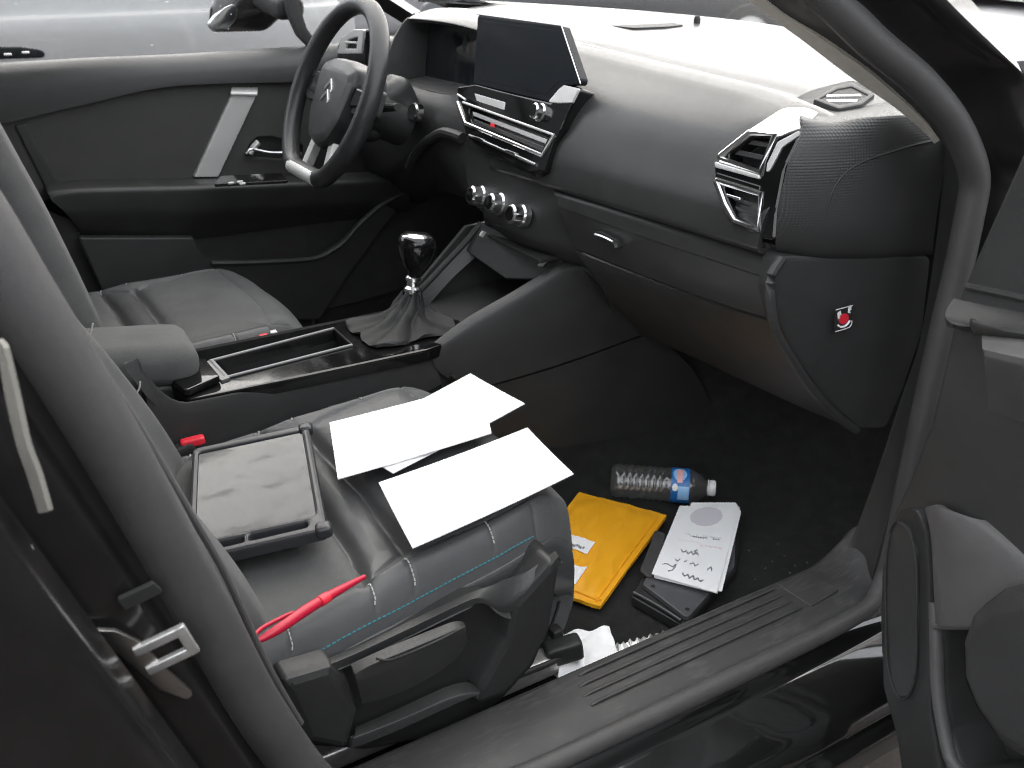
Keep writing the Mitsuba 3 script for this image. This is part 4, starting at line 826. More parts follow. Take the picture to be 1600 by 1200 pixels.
part('fabric_panel', plate([(-0.0238,0.712,0.9073),(0.0677,0.712,0.9229),(0.1993,0.712,0.9435),(0.3906,0.712,0.9692),(0.524,0.712,0.965),(0.9143,0.712,0.938),(0.8988,0.712,0.6768),(0.6105,0.712,0.7195),(0.1286,0.712,0.7645),(0.0511,0.712,0.7355),(-0.0597,0.712,0.7511)], .024, .003, .004, DF, holes=[[(0.5015,0.712,0.793),(0.5191,0.712,0.8191),(0.5382,0.712,0.8339),(0.5698,0.712,0.8321),(0.6412,0.712,0.8064),(0.6372,0.712,0.7692)]], hround=.008), M_DOORCLOTH, d)
part('edge_panel', plate([(0.0657,0.708,0.9042),(0.0889,0.708,0.9069),(0.1256,0.708,0.7762),(0.0979,0.708,0.7693)], .008, .003, .004, DF), M_PLASTIC, d)
part('silver_strip', plate([(0.4932,0.702,0.9302),(0.5468,0.702,0.926),(0.439,0.702,0.7586),(0.3876,0.702,0.7649)], .012, .002, .002, DF), M_SATIN, d, label="silver diagonal strip on the driver's door")
part('strip_cap', sheet([[(0.5012,0.722,0.9484),(0.5579,0.722,0.9443)], [(0.4891,0.696,0.9326),(0.5451,0.696,0.9269)], [(0.4891,0.698,0.9284),(0.5452,0.698,0.9226)]], 12, 6, .008, (0, -.3, .9)), M_SATIN, d)
part('handle_recess', plate([(0.477,0.733,0.7793),(0.5144,0.733,0.8456),(0.6739,0.733,0.8155),(0.6665,0.733,0.7427)], .004, .001, .01, DF), M_PLASTIC, d)
part('handle', tube([(0.505,0.7,0.8031),(0.5177,0.7,0.8129),(0.5315,0.7,0.8087),(0.5622,0.7,0.7997),(0.5941,0.7,0.7962),(0.6292,0.7,0.7895)], .0055, 10, flat=.7), M_CHROME, d)
part('handle_boss', tube([(0.5143,0.703,0.8016),(0.5277,0.703,0.8169),(0.5372,0.703,0.8243)], .007, 10), M_SATIN, d)
arm = [[(0.0961,0.712,0.7818),(0.145,0.712,0.7861),(0.3854,0.712,0.7618),(0.6281,0.712,0.7409),(0.9016,0.712,0.7236)], [(0.0939,0.655,0.7783),(0.137,0.655,0.7829),(0.3716,0.655,0.7597),(0.6082,0.655,0.7384),(0.8749,0.655,0.719)], [(0.0975,0.645,0.7672),(0.1362,0.645,0.7735),(0.3677,0.645,0.7499),(0.6036,0.645,0.728),(0.8695,0.645,0.7063)], [(0.1162,0.65,0.7403),(0.152,0.65,0.7405),(0.3632,0.65,0.7124),(0.6012,0.65,0.6895),(0.8694,0.65,0.6653)], [(0.1458,0.69,0.6784),(0.188,0.69,0.6692),(0.361,0.69,0.6351),(0.6084,0.69,0.6285),(0.8854,0.69,0.6227)]]
part('armrest', sheet(arm, 30, 60, .01, DF), M_PLASTIC, d)
part('switch_panel', plate([(0.4193,0.5938,0.782),(0.5365,0.5547,0.782),(0.5256,0.4796,0.782),(0.3888,0.5267,0.782)], .006, .001, .003, (0, -.3, 1), lift=.003), M_GLOSS, d)
for sp_ in [(0.4181,0.509,0.787),(0.4366,0.5104,0.787),(0.4363,0.4911,0.787)]: part('switch', rbox((.012, .006, .004), .001, 5, place(sp_, (1, 0, 0), (0, 1, 0))), M_SATIN, d)
pk = [[(0.0761,0.7,0.7478),(0.1861,0.7,0.6849),(0.3918,0.7,0.638),(0.6278,0.7,0.6324),(0.8904,0.7,0.6278)], [(0.09,0.7,0.6381),(0.2051,0.7,0.5758),(0.4083,0.7,0.5548),(0.6504,0.7,0.5446),(0.889,0.7,0.6038)], [(0.0986,0.69,0.4974),(0.2146,0.69,0.4886),(0.3934,0.69,0.4682),(0.6666,0.69,0.4142),(0.9846,0.69,0.4571)]]
part('lower_panel', sheet(pk, 20, 40, .012, DF), M_PLASTIC, d)
part('pocket_front', plate([(0.132,0.655,0.6825),(0.3573,0.655,0.6474),(0.3663,0.655,0.6158),(0.3867,0.655,0.5846),(0.5141,0.655,0.5659),(0.6287,0.655,0.5541),(0.6845,0.655,0.5761),(0.7397,0.655,0.6204),(0.8015,0.655,0.661),(0.8364,0.655,0.6375),(0.7826,0.655,0.5826),(0.7019,0.655,0.5003),(0.6198,0.655,0.4019),(0.1699,0.655,0.4945)], .02, .004, .004, DF), M_PLASTIC, d)
part('pocket_lip', tube([(0.3861,0.652,0.5855),(0.5133,0.652,0.5668),(0.6185,0.652,0.5567),(0.6834,0.652,0.5771),(0.7385,0.652,0.6213),(0.8035,0.652,0.6614),(0.9057,0.652,0.6912)], .006, 8), M_PLASTIC, d)
part('skin', sheet([[(-.05, .80, 1.0), (1.0, .80, 1.0)], [(-.05, .86, .7), (1.0, .87, .7)], [(-.05, .84, .3), (1.0, .85, .3)]], 12, 8, .006, (0, 1, 0)), M_PAINT, d)
wn = [(-.12, .742, 1.0), (1.0, .742, .99), (.30, .64, 1.40), (-.10, .64, 1.42)]
G = dense([[wn[0], wn[1]], [wn[3], wn[2]]], 6, 6, True)
wk = part('door_window', trimesh.Trimesh(G.reshape(-1, 3), tri(grid_faces(6, 6)), process=False), 'mat_window', smooth=False, label="driver's window wet with rain drops")
rng = np.random.default_rng(4)
drop = trimesh.creation.icosphere(2)
drops = []
for k in range(50):
    a, b_ = rng.uniform(.03, .70), rng.uniform(.01, .62) ** 1.3
    p = np.array(wn[0]) * (1 - a) * (1 - b_) + np.array(wn[1]) * a * (1 - b_) + np.array(wn[3]) * (1 - a) * b_ + np.array(wn[2]) * a * b_
    m = drop.copy(); r = rng.uniform(.0006, .0016)
    m.apply_scale([r, r * .4, r * rng.uniform(1, 1.5)]); m.apply_translation(p + [0, .0012, 0])
    drops.append(m)
part('rain_drops', cat(*drops), 'mat_drop', wk, smooth=True, kind='stuff')
part('door_pillar', plate([(-.02, .72, .40), (-.16, .72, .40), (-.40, .64, 1.42), (-.26, .64, 1.42)], .05, .006, .01, DF), M_PLASTIC)
part('rear_door', plate([(-.10, .80, .3), (-1.05, .80, .3), (-1.05, .79, 1.03), (-.12, .80, 1.0)], .05, .004, .03, (0, 1, 0)), M_PAINT, label='closed rear door on the far side')
part('rear_seat', rbox((.5, 1.25, .22), .06, 9, place((-.75, 0, .5), (1, 0, 0), (0, 1, 0))), M_FABRIC_D, 'car__rear_bench', smooth=60)
part('backrest', rbox((.14, 1.25, .62), .06, 9, place((-1.08, 0, .82), (1, 0, .35), (0, 1, 0))), M_FABRIC_D, 'car__rear_bench', smooth=60)
# door mirror on the far side
m_ = 'car__door_mirror'
say(m_, "black door mirror outside the driver's window")
def ball_hull(S):
    pts = np.vstack([trimesh.creation.icosphere(3).vertices * r + np.asarray(c_) for c_, r in S])
    return trimesh.convex.convex_hull(pts)
mh = [((0.5388,0.955,1.0494), .014), ((0.5671,0.96,1.0729), .035), ((0.6071,0.98,1.1067), .05), ((0.6521,1,1.0789), .050), ((0.6948,0.97,1.0958), .032), ((0.7141,0.98,1.1259), .04)]
part('housing', ball_hull(mh), M_PAINT, m_, smooth=50)
part('glass', plate([(0.5073,0.905,1.0499),(0.5277,0.905,1.072),(0.5518,0.905,1.09),(0.5764,0.905,1.0999),(0.5833,0.905,1.0861),(0.5742,0.905,1.062),(0.5541,0.905,1.0437),(0.5275,0.905,1.0408)], .02, .002, .01, (-.5, -.85, .1)), M_MIRROR, m_)
part('arm', rbox((.07, .20, .05), .02, 9, place((.66, .86, 1.10), (1, 0, 0), (0, 1, .1))), M_DARK, m_, smooth=60)
part('sail', plate([(0.6429,0.735,1.1483),(0.6442,0.735,1.0845),(0.662,0.735,1.0366),(0.6857,0.735,1.0113),(0.7097,0.735,1.0127),(0.684,0.735,1.0514),(0.6699,0.735,1.1094),(0.6684,0.735,1.1477)], .02, .003, .01, DF), M_PLAIN, d)
# ================================================================== FRONT PASSENGER DOOR (open, at the right)
f = 'car__passenger_door'
say(f, 'inner side of the open front passenger door at the right edge')
FF = (-.97, .2, .1)
part('panel', plate([(.572, -1.7, 1.0)] + [(0.7906,-0.8854,1.0597),(0.7915,-0.8818,1.0465),(0.7967,-0.8627,0.9733),(0.8004,-0.8485,0.917),(0.8021,-0.8425,0.8932),(0.802,-0.8428,0.8382),(0.8026,-0.8403,0.7465),(0.8062,-0.827,0.6699),(0.8101,-0.8125,0.6132),(0.8112,-0.8083,0.5557),(0.8079,-0.8206,0.4789),(0.8034,-0.8374,0.4231),(0.7956,-0.8664,0.378),(0.786,-0.9023,0.3513),(0.7786,-0.9301,0.2641)] + [(.572, -1.7, .33)], .06, .008, .01, FF, holes=[[(0.7811,-0.9208,0.5382),(0.7361,-1.0887,0.6773),(0.7248,-1.1305,0.5437),(0.7622,-0.9913,0.3899),(0.7705,-0.9604,0.421),(0.7766,-0.9374,0.4744)]], hround=.008), M_PLASTIC, f)
part('shelf_top', sheet([[(0.8032,-0.8382,0.8888),(0.7908,-0.8844,0.8977),(0.7777,-0.9333,0.9084),(0.7587,-1.0043,0.9269)], [tuple(np.array(p) + [-.022, .004, -.004]) for p in [(0.7987,-0.855,0.8812),(0.79,-0.8875,0.8869),(0.7772,-0.9353,0.9016),(0.7581,-1.0064,0.9202)]], [tuple(np.array(p) + [-.026, .004, 0]) for p in [(0.7918,-0.8808,0.8775),(0.7866,-0.9002,0.8865),(0.777,-0.936,0.8993),(0.758,-1.007,0.9181)]]], 12, 30, .008, FF), M_PLASTIC, f)
part('shelf_face', sheet([[(0.7919,-0.8805,0.8788),(0.7791,-0.9283,0.8995),(0.7587,-1.0044,0.9264)], [(0.7217,-0.9298,0.8838),(0.7096,-0.9748,0.8946),(0.6902,-1.0474,0.9122)], [(0.7209,-0.9328,0.8787),(0.7092,-0.9766,0.8887),(0.6897,-1.0492,0.9064)], [(0.7832,-0.9129,0.7988),(0.7717,-0.9557,0.8069),(0.7506,-1.0346,0.8295)]], 30, 12, .008, FF), M_LITPLASTIC, f, label='door ledge painted a lighter grey for the light on its top')  # lit upper face of the door plastic, put into the colour
part('shelf_groove', tube([(0.7992,-0.8533,0.9065),(0.7887,-0.8923,0.9137),(0.773,-0.9509,0.9238)], .004, 8), M_DARK, f)
part('front_column', plate([tuple(np.array(p) + [-.008, .002, 0]) for p in [(0.8074,-0.8226,0.5286),(0.809,-0.8165,0.5889),(0.8056,-0.8293,0.6277),(0.7989,-0.8543,0.6489),(0.793,-0.8763,0.6296),(0.7879,-0.8952,0.5831),(0.7755,-0.9415,0.4213),(0.7669,-0.9735,0.3663),(0.7794,-0.9271,0.2933),(0.787,-0.8986,0.3475),(0.7973,-0.8602,0.3927)]], .02, .006, .012, FF), M_PLAIN, f)
ov = [tuple(np.array(p) + [-.010, .002, 0]) for p in [(0.8053,-0.8304,0.5714),(0.8057,-0.8291,0.6028),(0.8032,-0.8382,0.6195),(0.7991,-0.8536,0.6194),(0.7943,-0.8715,0.6006),(0.7885,-0.8933,0.5282),(0.7839,-0.9102,0.4493),(0.7849,-0.9064,0.4223),(0.7882,-0.8941,0.4086),(0.7927,-0.8774,0.4189),(0.8004,-0.8488,0.492)]]
part('oval_cover', plate(ov, .006, .0015, .004, FF, lift=.002), M_PLASTIC, f)
part('oval_outline', tube([tuple(np.array(p) + [-.003, 0, 0]) for p in ov], .0014, 6, closed=True, step=.006), M_DARK, f)
def off(P, o): return [tuple(np.array(p) + [-o, o * .25, 0]) for p in P]
bulge = [off([(0.7954,-0.8672,0.6438),(0.7922,-0.8793,0.6147),(0.7889,-0.8917,0.5805),(0.784,-0.9097,0.5299)], -.002), off([(0.7928,-0.8772,0.6636),(0.7872,-0.8979,0.6394),(0.7826,-0.9153,0.5981),(0.7778,-0.9329,0.549)], .016), off([(0.787,-0.8986,0.6789),(0.7778,-0.9332,0.6564),(0.7711,-0.9581,0.6262),(0.7645,-0.9826,0.5902)], .018), off([(0.7789,-0.9289,0.6843),(0.7655,-0.9788,0.6737),(0.7564,-1.0126,0.6576),(0.7497,-1.0377,0.6358)], .008), off([(0.7746,-0.9448,0.6878),(0.7606,-0.997,0.6837),(0.7489,-1.0408,0.6749),(0.7375,-1.0832,0.6735)], -.004)]
part('pocket_frame', sheet(bulge, 40, 30, .01, FF), M_LITPLASTIC, f, smooth=60, label='swelling above the door pocket, its lit look painted as lighter grey')  # lighter tone stands for light falling on the swelling
part('pocket_rim', var_tube(off([(0.7858,-0.9031,0.554),(0.7817,-0.9186,0.5128),(0.7774,-0.9345,0.4623),(0.7713,-0.9572,0.4177),(0.7648,-0.9815,0.389),(0.7604,-0.9979,0.3875),(0.7254,-1.1284,0.5286)], .002), [.006, .008, .008, .008, .008, .008, .008]), M_LITPLASTIC, f, smooth=60)
part('pocket_rim', var_tube(off([(0.7821,-0.9171,0.5333),(0.7636,-0.986,0.5906),(0.736,-1.0891,0.6762)], .008), [.004, .004, .004]), M_LITPLASTIC, f, smooth=60)
part('pocket_inside', plate([(0.791,-0.8839,0.5388),(0.7309,-1.108,0.7164),(0.7172,-1.1589,0.5567),(0.7679,-0.9697,0.3418),(0.781,-0.9211,0.4009)], .004, .001, .01, FF, lift=-.061), M_PLASTIC, f)
part('pull_handle', plate([(0.731,-1.1076,0.7554),(0.7473,-1.0468,0.7025),(0.7585,-1.0051,0.6564),(0.7639,-0.9847,0.6187),(0.7648,-0.9816,0.5753),(0.7613,-0.9944,0.5374),(0.7551,-1.0176,0.518),(0.7444,-1.0576,0.5067),(0.7134,-1.1733,0.5503)], .06, .022, .015, FF, lift=.046), M_PLASTIC, f, smooth=60)
part('outer_skin', plate([(.985, -.86, .32), (.70, -1.75, .32), (.66, -1.75, .98), (.98, -.84, 1.0)], .004, .001, .01, (1, -.2, 0)), M_PAINT, f)
# door sill edge at the floor of the door
# ================================================================== THINGS ON THE SEAT
def on_seat(x, y):
    """Height of the passenger cushion under (x, y)."""
    return float(at_p(x, (y - float(seat_center(x))) / float(half(x)))[2])
rng = np.random.default_rng(7)
def envelope(C4, lift, curl, label, group=None):
    """A paper envelope from its four corners (x, y), draped over the cushion."""
    C4 = [np.array(c_, float) for c_ in C4]
    n, m = 24, 14
    G = np.zeros((n, m, 3))
    for i, a in enumerate(np.linspace(0, 1, n)):
        for j, b_ in enumerate(np.linspace(0, 1, m)):
            p = (C4[0] * (1 - a) + C4[1] * a) * (1 - b_) + (C4[3] * (1 - a) + C4[2] * a) * b_
            G[i, j, :2] = p[:2]
    # a stiff sheet: a plane through the heights of its corners, slightly bowed
    A = np.c_[G[..., :2].reshape(-1, 2), np.ones(n * m)]
    zc = np.array([c_[2] for c_ in C4])
    co = np.linalg.lstsq(np.array([[c_[0], c_[1], 1] for c_ in C4]), zc, rcond=None)[0]
    z = (A @ co).reshape(n, m)
    a = np.linspace(-1, 1, n)[:, None]; b_ = np.linspace(-1, 1, m)[None]
    G[..., 2] = z + lift + curl * (a ** 2 * .6 + b_ ** 2 * .4)
    k = add('envelope', shell(G, .0016, (0, 0, 1)), M_PAPER, smooth=50, label=label, cat_='envelope', group=group)
    g2 = lambda i, j, o=.0004: tuple(G[i, j] + [0, 0, o])
    add('fold', tube([g2(i, m // 2 + 2) for i in range(1, n - 1)], .0004, 4, smooth=False), M_PAPER, k, smooth=False)
    return k
envelope([(0.3115,-0.4596,0.624),(0.5403,-0.4324,0.624),(0.5262,-0.5649,0.624),(0.2894,-0.6042,0.624)], .0, .003, 'white envelope nearest the door edge of the passenger seat')
envelope([(0.3193,-0.3127,0.612),(0.5705,-0.2123,0.612),(0.5888,-0.3457,0.612),(0.3437,-0.4274,0.612)], .0, .002, 'white envelope reaching furthest forward towards the centre console, under another')
envelope([(0.3207,-0.264,0.617),(0.5615,-0.26,0.617),(0.4987,-0.407,0.617),(0.2761,-0.4125,0.617)], .0, .002, 'white envelope beside the tablet, lying across the forward one')
# tablet
t = 'tablet'
say(t, 'black tablet in a rugged case lying on the passenger seat', 'tablet')
tz = [.592, .604, .600, .588]
TC = [np.array((0.1431,-0.212,0.605)), np.array((0.3126,-0.2545,0.622)), np.array((0.2251,-0.5147,0.622)), np.array((0.0951,-0.4686,0.605))]
o_ = TC[0]; tx = (TC[1] - TC[0] + TC[2] - TC[3]) / 2; ty = (TC[3] - TC[0] + TC[2] - TC[1]) / 2
tn = np.cross(tx, ty); tn /= np.linalg.norm(tn)
if tn[2] < 0: tn = -tn
def tp(a, b_, o=0): return tuple(TC[0] + tx * a + ty * b_ + tn * o)
co_ = [tp(0, 0), tp(1, 0), tp(1, 1), tp(0, 1)]
ins = [tp(.06, .06), tp(.93, .06), tp(.93, .865), tp(.06, .865)]
slots = [[tp(a, .905), tp(b_, .905), tp(b_, .945), tp(a, .945)] for a, b_ in ((.14, .40), (.44, .86))]
add('case', plate(co_, .014, .004, .008, tn, holes=[ins] + slots, hround=.003), M_CASE, t)
add('case_back', plate([tp(.02, .02, -.009), tp(.98, .02, -.009), tp(.98, .98, -.009), tp(.02, .98, -.009)], .005, .001, .01, tn), M_CASE, t)
add('screen', plate([tp(.05, .05, -.003), tp(.94, .05, -.003), tp(.94, .88, -.003), tp(.05, .88, -.003)], .004, .0006, .004, tn), M_SCREEN, t, label='dark shiny tablet screen mirroring the sky')
add('corner_bumper', rbox((.02, .02, .016), .006, 7, place(np.array(tp(.97, .975, -.005)), tx, ty)), M_CASE, t)
add('corner_bumper', rbox((.02, .02, .016), .006, 7, place(np.array(tp(.97, .03, -.005)), tx, ty)), M_CASE, t)
# red strap
r_ = 'red_pen'
say(r_, 'shiny red pen case with a thin red cord on the outer seat bolster', 'pen case')
rp = [(0.0994,-0.6541,0.617),(0.1214,-0.6481,0.617),(0.1602,-0.6289,0.614),(0.1927,-0.6138,0.61),(0.2343,-0.5986,0.606)]
body_ = var_tube(rp, [.0026, .0050, .0058, .0050, .0026], .006, 14)
add('body', body_, M_RED, r_, smooth=60)
add('band', var_tube([tuple(np.array(p) + [0, 0, .0006]) for p in [(0.1758,-0.6224,0.612),(0.1808,-0.6201,0.6117),(0.1864,-0.6177,0.611)]], [.0059, .0060, .0057], .004, 14), M_REDBTN, r_, smooth=60)
add('cord', tube([(0.0991,-0.6505,0.616),(0.1044,-0.6409,0.616),(0.1275,-0.627,0.612),(0.1479,-0.6201,0.609),(0.1491,-0.6243,0.609)], .0022, 8, step=.005), M_RED, r_, smooth=60)

# ================================================================== THINGS IN THE FOOTWELL
FZ = .312
# yellow padded envelope
y_ = 'yellow_envelope'
say(y_, 'yellow padded envelope with two white labels leaning out from under the seat', 'envelope')
YC = [np.array((0.7739,-0.2257,0.345)), np.array((0.8698,-0.352,0.335)), np.array((0.6343,-0.4871,0.33)), np.array((0.5513,-0.3688,0.335))]
n, m = 40, 30
G = np.zeros((n, m, 3))
for i, a in enumerate(np.linspace(0, 1, n)):
    for j, b_ in enumerate(np.linspace(0, 1, m)):
        p = (YC[0] * (1 - a) + YC[1] * a) * (1 - b_) + (YC[3] * (1 - a) + YC[2] * a) * b_
        e = min(a, 1 - a) / .09, min(b_, 1 - b_) / .06
        puff = .010 * (1 - math.exp(-max(0, e[0] - .6))) * (1 - math.exp(-max(0, e[1] - .6)))
        wrk = (float(meshkit.fbm(np.array([a * 7, b_ * 4, 2.0]), 3, 3)) - .5) * .012 * min(1, e[0]) * min(1, e[1] + .3)
        G[i, j] = p + [0, 0, puff + wrk - .006]
add('body', shell(G, .006, (0, 0, 1)), M_YELLOW, y_, smooth=60)
def yp(a, b_, o=.0015):
    i, j = a * (n - 1), b_ * (m - 1); i0, j0 = min(int(i), n - 2), min(int(j), m - 2); u, v_ = i - i0, j - j0
    return tuple(G[i0, j0] * (1 - u) * (1 - v_) + G[i0 + 1, j0] * u * (1 - v_) + G[i0, j0 + 1] * (1 - u) * v_ + G[i0 + 1, j0 + 1] * u * v_ + [0, 0, o])
def ysheet(a0, a1, b0, b1, o, nm, mt, par): return add(nm, shell(np.array([[yp(a, b_, o) for b_ in np.linspace(b0, b1, 8)] for a in np.linspace(a0, a1, 8)]), .0008, (0, 0, 1)), mt, par, smooth=60)
add('flap_seam', tube([yp(a, .955, .0012) for a in np.linspace(.1, .98, 20)], .0011, 5, smooth=False), M_YELLOW, y_)
add('flap_seam', tube([yp(.93, b_, .0012) for b_ in np.linspace(.03, .97, 20)], .0011, 5, smooth=False), M_YELLOW, y_)
def label_on(a0, a1, b0, b1):
    k = ysheet(a0, a1, b0, b1, .0018, 'label', M_PAPER, y_)
    for q in range(7):
        aa = a0 + (a1 - a0) * (.22 + .085 * q)
        bb = b0 + (b1 - b0) * (.62 + .05 * (q % 3))
        add('print', shell(np.array([[yp(aa + u * (a1 - a0) * .06, bb + v_ * (b1 - b0) * .16, .0030) for v_ in (0, 1)] for u in (0, 1)]), .0005, (0, 0, 1)), M_PRINT, k, smooth=False)
label_on(.28, .56, .52, .64)
label_on(.34, .66, .76, .92)
# dark organiser case
o_ = 'document_wallet'
say(o_, 'dark grey plastic document case lying on the footwell carpet under the ticket pad', 'document case')
wz = .338
W4 = [(0.7302,-0.4774,0.338),(0.8098,-0.4223,0.338),(0.8579,-0.3998,0.338),(0.9278,-0.4595,0.338),(0.8635,-0.5232,0.338),(0.7178,-0.5827,0.338)]
add('lid', plate([(0.7097,-0.491,0.338),(0.8018,-0.4258,0.338),(0.8476,-0.4024,0.338),(0.9252,-0.4622,0.338),(0.8606,-0.5293,0.338),(0.7157,-0.588,0.338)], .008, .002, .006, (0, 0, 1)), M_CASE_L, o_)
add('base', plate([(0.6843,-0.4966,0.328),(0.755,-0.4498,0.328),(0.8528,-0.3971,0.328),(0.9339,-0.4634,0.328),(0.8633,-0.5306,0.328),(0.7082,-0.5923,0.328)], .014, .002, .006, (0, 0, 1)), M_DARK, o_)
add('spine', tube([(0.6899,-0.4952,0.332),(0.7022,-0.5411,0.332),(0.7092,-0.5822,0.332)], .003, 8), M_CASE, o_)
add('flap', plate([(0.7245,-0.4651,0.342),(0.7803,-0.4195,0.342),(0.8146,-0.3894,0.342),(0.8197,-0.4097,0.342),(0.7726,-0.4553,0.342),(0.7238,-0.4946,0.342)], .003, .001, .006, (0, 0, 1)), M_RUBBER, o_)
for sp_ in [(0.7192,-0.5039,0.338),(0.7287,-0.5726,0.338)]: add('stud', lathe([(0, .0015), (.003, .0012), (.0035, 0)], sp_, (0, 0, 1), 10), M_PLAIN, o_)
# ticket pad on it
k_ = 'ticket_pad'
say(k_, 'pad of printed white slips with a grey circle, lying on the dark document case', 'paper pad')
pz = .350
pc = [(0.8856,-0.3653,0.35),(0.9704,-0.4211,0.35),(0.7803,-0.5765,0.35),(0.7267,-0.4902,0.35)]
add('top_slip', plate(pc, .0012, .0003, .001, (0, 0, 1)), M_PAPER, k_)
add('lower_slip', plate([(0.9122,-0.3641,0.347),(0.978,-0.4039,0.347),(0.9647,-0.4308,0.347),(0.7917,-0.5754,0.347),(0.7417,-0.5056,0.347)], .0012, .0003, .002, (0, 0, 1)), M_PAPER, k_)
add('slip_stack', plate([(0.8867,-0.3657,0.3486),(0.967,-0.4235,0.3486),(0.7873,-0.5716,0.3486),(0.7303,-0.492,0.3486)], .007, .0003, .001, (0, 0, 1)), M_PAPER, k_)
A0, AX, AY = np.array(pc[0]), np.array(pc[1]) - np.array(pc[0]), np.array(pc[3]) - np.array(pc[0])
BX = np.array(pc[2]) - np.array(pc[3])
def kp(a, b_, o=.0005): return tuple(A0 + AY * b_ + (AX * (1 - b_) + BX * b_) * a + [0, 0, o])
add('circle', plate([kp(.50 + .26 * math.cos(t), .15 + .135 * math.sin(t)) for t in np.linspace(0, 2 * math.pi, 36)[:-1]], .0006, .0001, 0, (0, 0, 1)), M_PALEPRINT, k_)
rng2 = random.Random(3)
def bars(b0, a0, a1, h, nn, mt, sk=.25):
    w = (a1 - a0) / nn
    for q in range(nn):
        if rng2.random() < sk: continue
        aa = a0 + q * w
        hh = h * rng2.uniform(.6, 1.0)
        add('print', plate([kp(aa, b0), kp(aa + w * .72, b0 + .01), kp(aa + w * .66, b0 + hh), kp(aa - w * .05, b0 + hh - .008)], .0005, .0001, 0, (0, 0, 1)), mt, k_)
bars(.405, .22, .86, .022, 14, M_PALEPRINT)
bars(.425, .36, .84, .028, 12, M_PRINT, .3)
bars(.50, .20, .55, .014, 6, M_PINKPRINT); bars(.52, .55, .92, .03, 5, M_PINKPRINT)
def scrawl(P, r=.0009):
    add('handwriting', tube([kp(a, b_, .0006) for a, b_ in P], r, 5, step=.0015), M_PRINT, k_)
scrawl([(.30, .63), (.34, .66), (.38, .63), (.42, .67), (.46, .63), (.50, .67), (.54, .63), (.58, .66)])
scrawl([(.54, .60), (.50, .62), (.56, .65)])
scrawl([(.26, .76), (.30, .78), (.33, .75)]); scrawl([(.40, .77), (.44, .75)]); scrawl([(.50, .78), (.55, .76), (.58, .79), (.62, .76)])
scrawl([(.78, .80), (.82, .76), (.84, .80)])
scrawl([(.10, .86), (.18, .84), (.26, .86), (.30, .82), (.27, .90), (.22, .92)])
scrawl([(.44, .90), (.48, .93), (.52, .90), (.56, .94), (.60, .90), (.64, .94), (.68, .91), (.72, .94), (.76, .92)], .0011)
# water bottle
b = 'water_bottle'
say(b, 'clear plastic water bottle with a blue label lying on the carpet', 'bottle')
B0, B1 = np.array((0.8402,-0.2304,0.345)), np.array((0.9812,-0.3486,0.345))
ax = B1 - B0; BL = np.linalg.norm(ax); ax /= BL
R = .0305
pr = [(0, .004), (.012, .002), (.022, .0), (R - .003, .003), (R, .010)]
xx = .016
while xx < BL * .54:
    pr += [(R, xx), (R - .0018, xx + .004), (R, xx + .008)]; xx += .0105
pr += [(R, BL * .56), (R, BL * .76), (R - .003, BL * .80), (R * .72, BL * .86), (R * .45, BL * .905), (.0125, BL * .93), (.0125, BL * .965)]
add('body', lathe(pr, B0, ax, 40), 'mat_pet', b, smooth=60, label='clear ribbed plastic body of the bottle')
add('cap', lathe([(0, BL * 1.0), (.0125, BL * 1.0), (.0142, BL * .99), (.0142, BL * .945), (.0125, BL * .94), (.0, BL * .94)], B0, ax, 24), M_WHITE, b)
add('neck_ring', lathe([(.012, BL * .925), (.0152, BL * .928), (.0152, BL * .934), (.012, BL * .937)], B0, ax, 24), M_WHITE, b)
lab = lathe([(R + .0004, BL * .575), (R + .0007, BL * .58), (R + .0007, BL * .745), (R + .0004, BL * .75)], B0, ax, 40)
lk = add('label', lab, M_BLUE, b, smooth=60, label='blue wrap label of the bottle')
# coloured patches of the label, wrapped on the curve
cam_dir = CAM - B0; cam_dir -= ax * (cam_dir @ ax); cam_dir /= np.linalg.norm(cam_dir)
e2 = np.cross(ax, cam_dir)
if e2[2] < 0: e2 = -e2
def lp_(s, ang, o=.0012): return B0 + ax * (BL * s) + (R + o) * (math.cos(ang) * cam_dir + math.sin(ang) * e2)
def patch(nm, s0, s1, a0, a1, mt, o=.0012, ell=False):
    g_ = []
    for u in np.linspace(-1, 1, 12):
        half_ = math.sqrt(max(0.02, 1 - u * u)) if ell else 1
        g_.append([tuple(lp_((s0 + s1) / 2 + u * (s1 - s0) / 2, (a0 + a1) / 2 + v_ * half_ * (a1 - a0) / 2, o)) for v_ in np.linspace(-1, 1, 12)])
    add(nm, shell(np.array(g_), .0004, tuple(cam_dir)), mt, lk, smooth=60)
patch('patch', .59, .72, .25, 1.15, M_LBLUE, .0012, True)
patch('patch', .63, .68, .15, 1.05, M_PINK, .0018)
patch('patch', .585, .64, -.35, .08, M_WHITE, .0014, True)
patch('patch', .64, .745, -.9, -.05, M_LBLUE, .0012)
# white crumpled paper and foil strip by the seat rail
cp = 'crumpled_paper'
def crumple(C4, z, amp, seed, n=26, m=20):
    G = np.zeros((n, m, 3)); C4 = [np.array(c_) for c_ in C4]
    for i, a in enumerate(np.linspace(0, 1, n)):
        for j, b_ in enumerate(np.linspace(0, 1, m)):
            p = (C4[0] * (1 - a) + C4[1] * a) * (1 - b_) + (C4[3] * (1 - a) + C4[2] * a) * b_
            h_ = abs(float(meshkit.noise(np.array([a * 3.4, b_ * 2.6, seed]), seed)) - .5) * 2
            G[i, j] = p + [0, 0, amp * h_]
    return shell(G, .001, (0, 0, 1))
add('crumpled_paper', crumple([(0.5333,-0.5393,0.352),(0.5959,-0.5614,0.352),(0.5698,-0.6235,0.352),(0.4785,-0.6105,0.352)], .345, .010, 5), M_PAPER, smooth=25, label='crumpled white paper between the seat rail and the door sill', cat_='paper')
